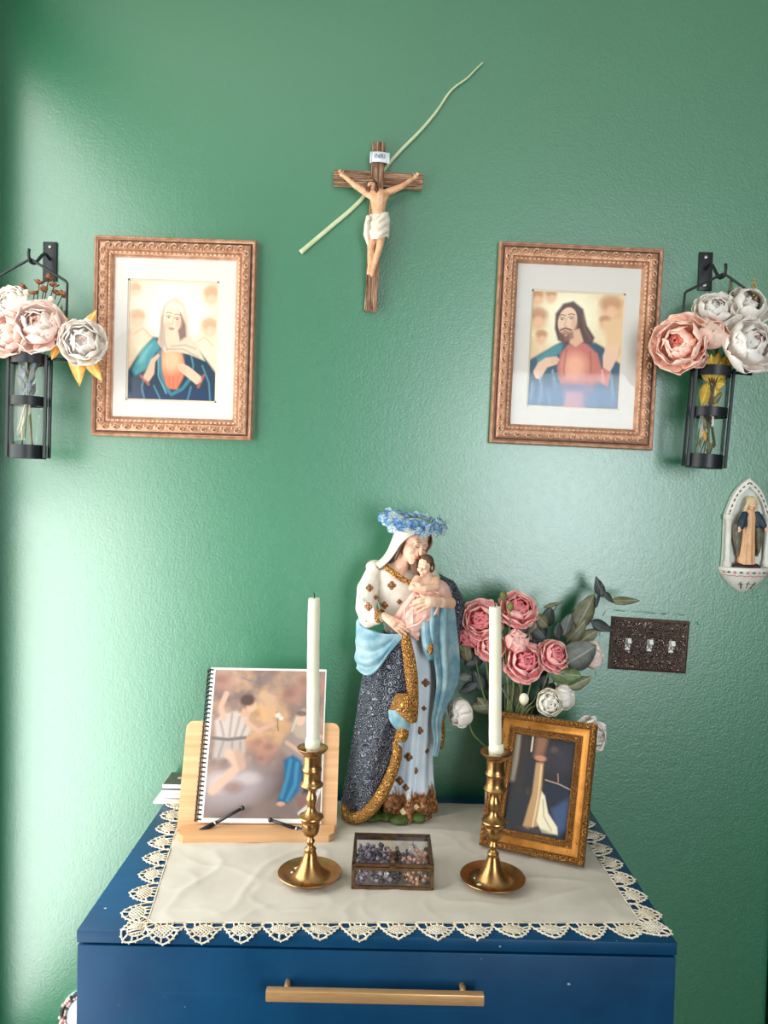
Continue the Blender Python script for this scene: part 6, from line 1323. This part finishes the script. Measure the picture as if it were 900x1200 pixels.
for a, dz in ((1.15, .0), (1.57, .002), (2.0, 0.0)):
    b = MB(); b.tube([bz(a, .012+dz, .0235), bz(a, .026+dz, .0380)], .0011, 5); b.tube([bz(a-.13, .021+dz, .0335), bz(a+.13, .021+dz, .0335)], .0011, 5); b.build('painted_cross', 'niche_brown', bowl, local=True)
# figure
FY = -.020
def F(x, y, d_): p = N(x, y, FY); return V(p[0], FY+d_, p[1])
fg = MB(); fg.ell(F(873.5, 666, .0), (.026, .016, .0105)); fg.ell(F(866, 664, .0), (.014, .012, .009)); fg.ell(F(884, 665, .0), (.013, .012, .009)); blob(fg, 'rock', 'rock_brown', ni, .0014, 2, True)
rows = []
for (y, xl, xr, ry) in ((597, 874, 882, .006), (603, 870, 886, .009), (612, 870.5, 885, .010), (622, 869.5, 884, .010), (640, 867.5, 884, .011), (655, 865, 884, .012), (661, 864.5, 884, .012)):
    rows.append([F((xl+xr)/2+(xr-xl)/2*math.cos(a), y, -ry*math.sin(a)) for a in [2*PI*k/12 for k in range(13)]])
S = fold(surf(rows, 60, 50), lambda u, v: .0011*math.sin(u*2*PI*9+v*2)*min(1, v*1.5)); MB().grid(S, 0).build('robe', 'robe_peach', ni, local=True)
hd, HL2, HM2 = head_blob(F(879.3, 590, -.004), (.08, -.98, -.15), (.06, 0, 1), .0265, 'figure_head', 'statue_skin', ni, .0008)
b = MB(); b.v = []
for s_ in (-1, 1): b.chain([HL2(s_*.08, -.22, .40), HL2(s_*.30, -.14, .15), HL2(s_*.38, -.05, -.3), HL2(s_*.46, .0, -.85), HL2(s_*.50, .02, -1.1)], [.0032, .0040, .0042, .0036, .002], n=8)
b.ell(HL2(0, .08, .2), (.0105, .0115, .0105)); blob(b, 'figure_veil', 'pale_hair', ni, .0009, 2, True)
b = MB()
for s_ in (-1, 1): b.ell(HL2(s_*.13, -.37, -.0), (.0012, .0006, .0006), n=6, m=4)
b.cap(HL2(-.05, -.40, -.26), HL2(.05, -.40, -.26), .0006, .0006, n=6); b.build('figure_face_paint', 'brow_brown', hd, local=True)
b = MB(); b.chain([F(871.5, 603, -.004), F(867.5, 610, -.008), F(865.5, 617, -.012)], [.0075, .0080, .0062]); b.chain([F(871, 603, -.004), F(872, 615, -.006)], [.007, .0045]); b.chain([F(886, 603, -.004), F(889, 610, -.008), F(891.5, 616, -.012)], [.0075, .0080, .0062]); b.chain([F(886, 603, -.004), F(885.5, 616, -.006)], [.006, .0045]); blob(b, 'figure_mantle', 'mantle_teal', ni, .001, 3, True)
for xx, s_ in ((862.8, -1), (893.8, 1)):
    b = MB(); c_ = F(xx, 618.5, -.014); b.ell(c_, (.0032, .0024, .004))
    for k in range(4): b.cap(c_+V((k-1.5)*.0012, -.001, -.002), c_+V((k-1.5)*.0016+s_*.0015, -.002, -.0082+.0006*abs(k-1.5)), .0009, .0007, n=6)
    b.cap(c_, c_+V(-s_*.004, -.002, -.004), .001, .0008, n=6); blob(b, 'figure_hand', 'statue_skin', ni, .0006, 2, True)
for x0, x1, xe in ((859.5, 868.5, 865), (883, 895, 887)):
    rows = [[F(x0, 614, .004), F((x0+x1)/2, 614, -.006), F(x1, 612, .002)], [F(x0-.5, 628, .004), F((x0+x1)/2, 629, -.007), F(x1, 628, .002)], [F((x0+xe)/2, 642, .005), F((x0+x1)/2, 643, -.004), F((x1+xe)/2, 642, .003)], [F(xe-1, 652, .005), F(xe, 652, .001), F(xe+1, 652, .004)]]
    MB().grid(fold(surf(rows, 20, 24), lambda u, v: .0012*math.sin(u*14)), .0012).build('mantle_fall', 'mantle_grey', ni, local=True)
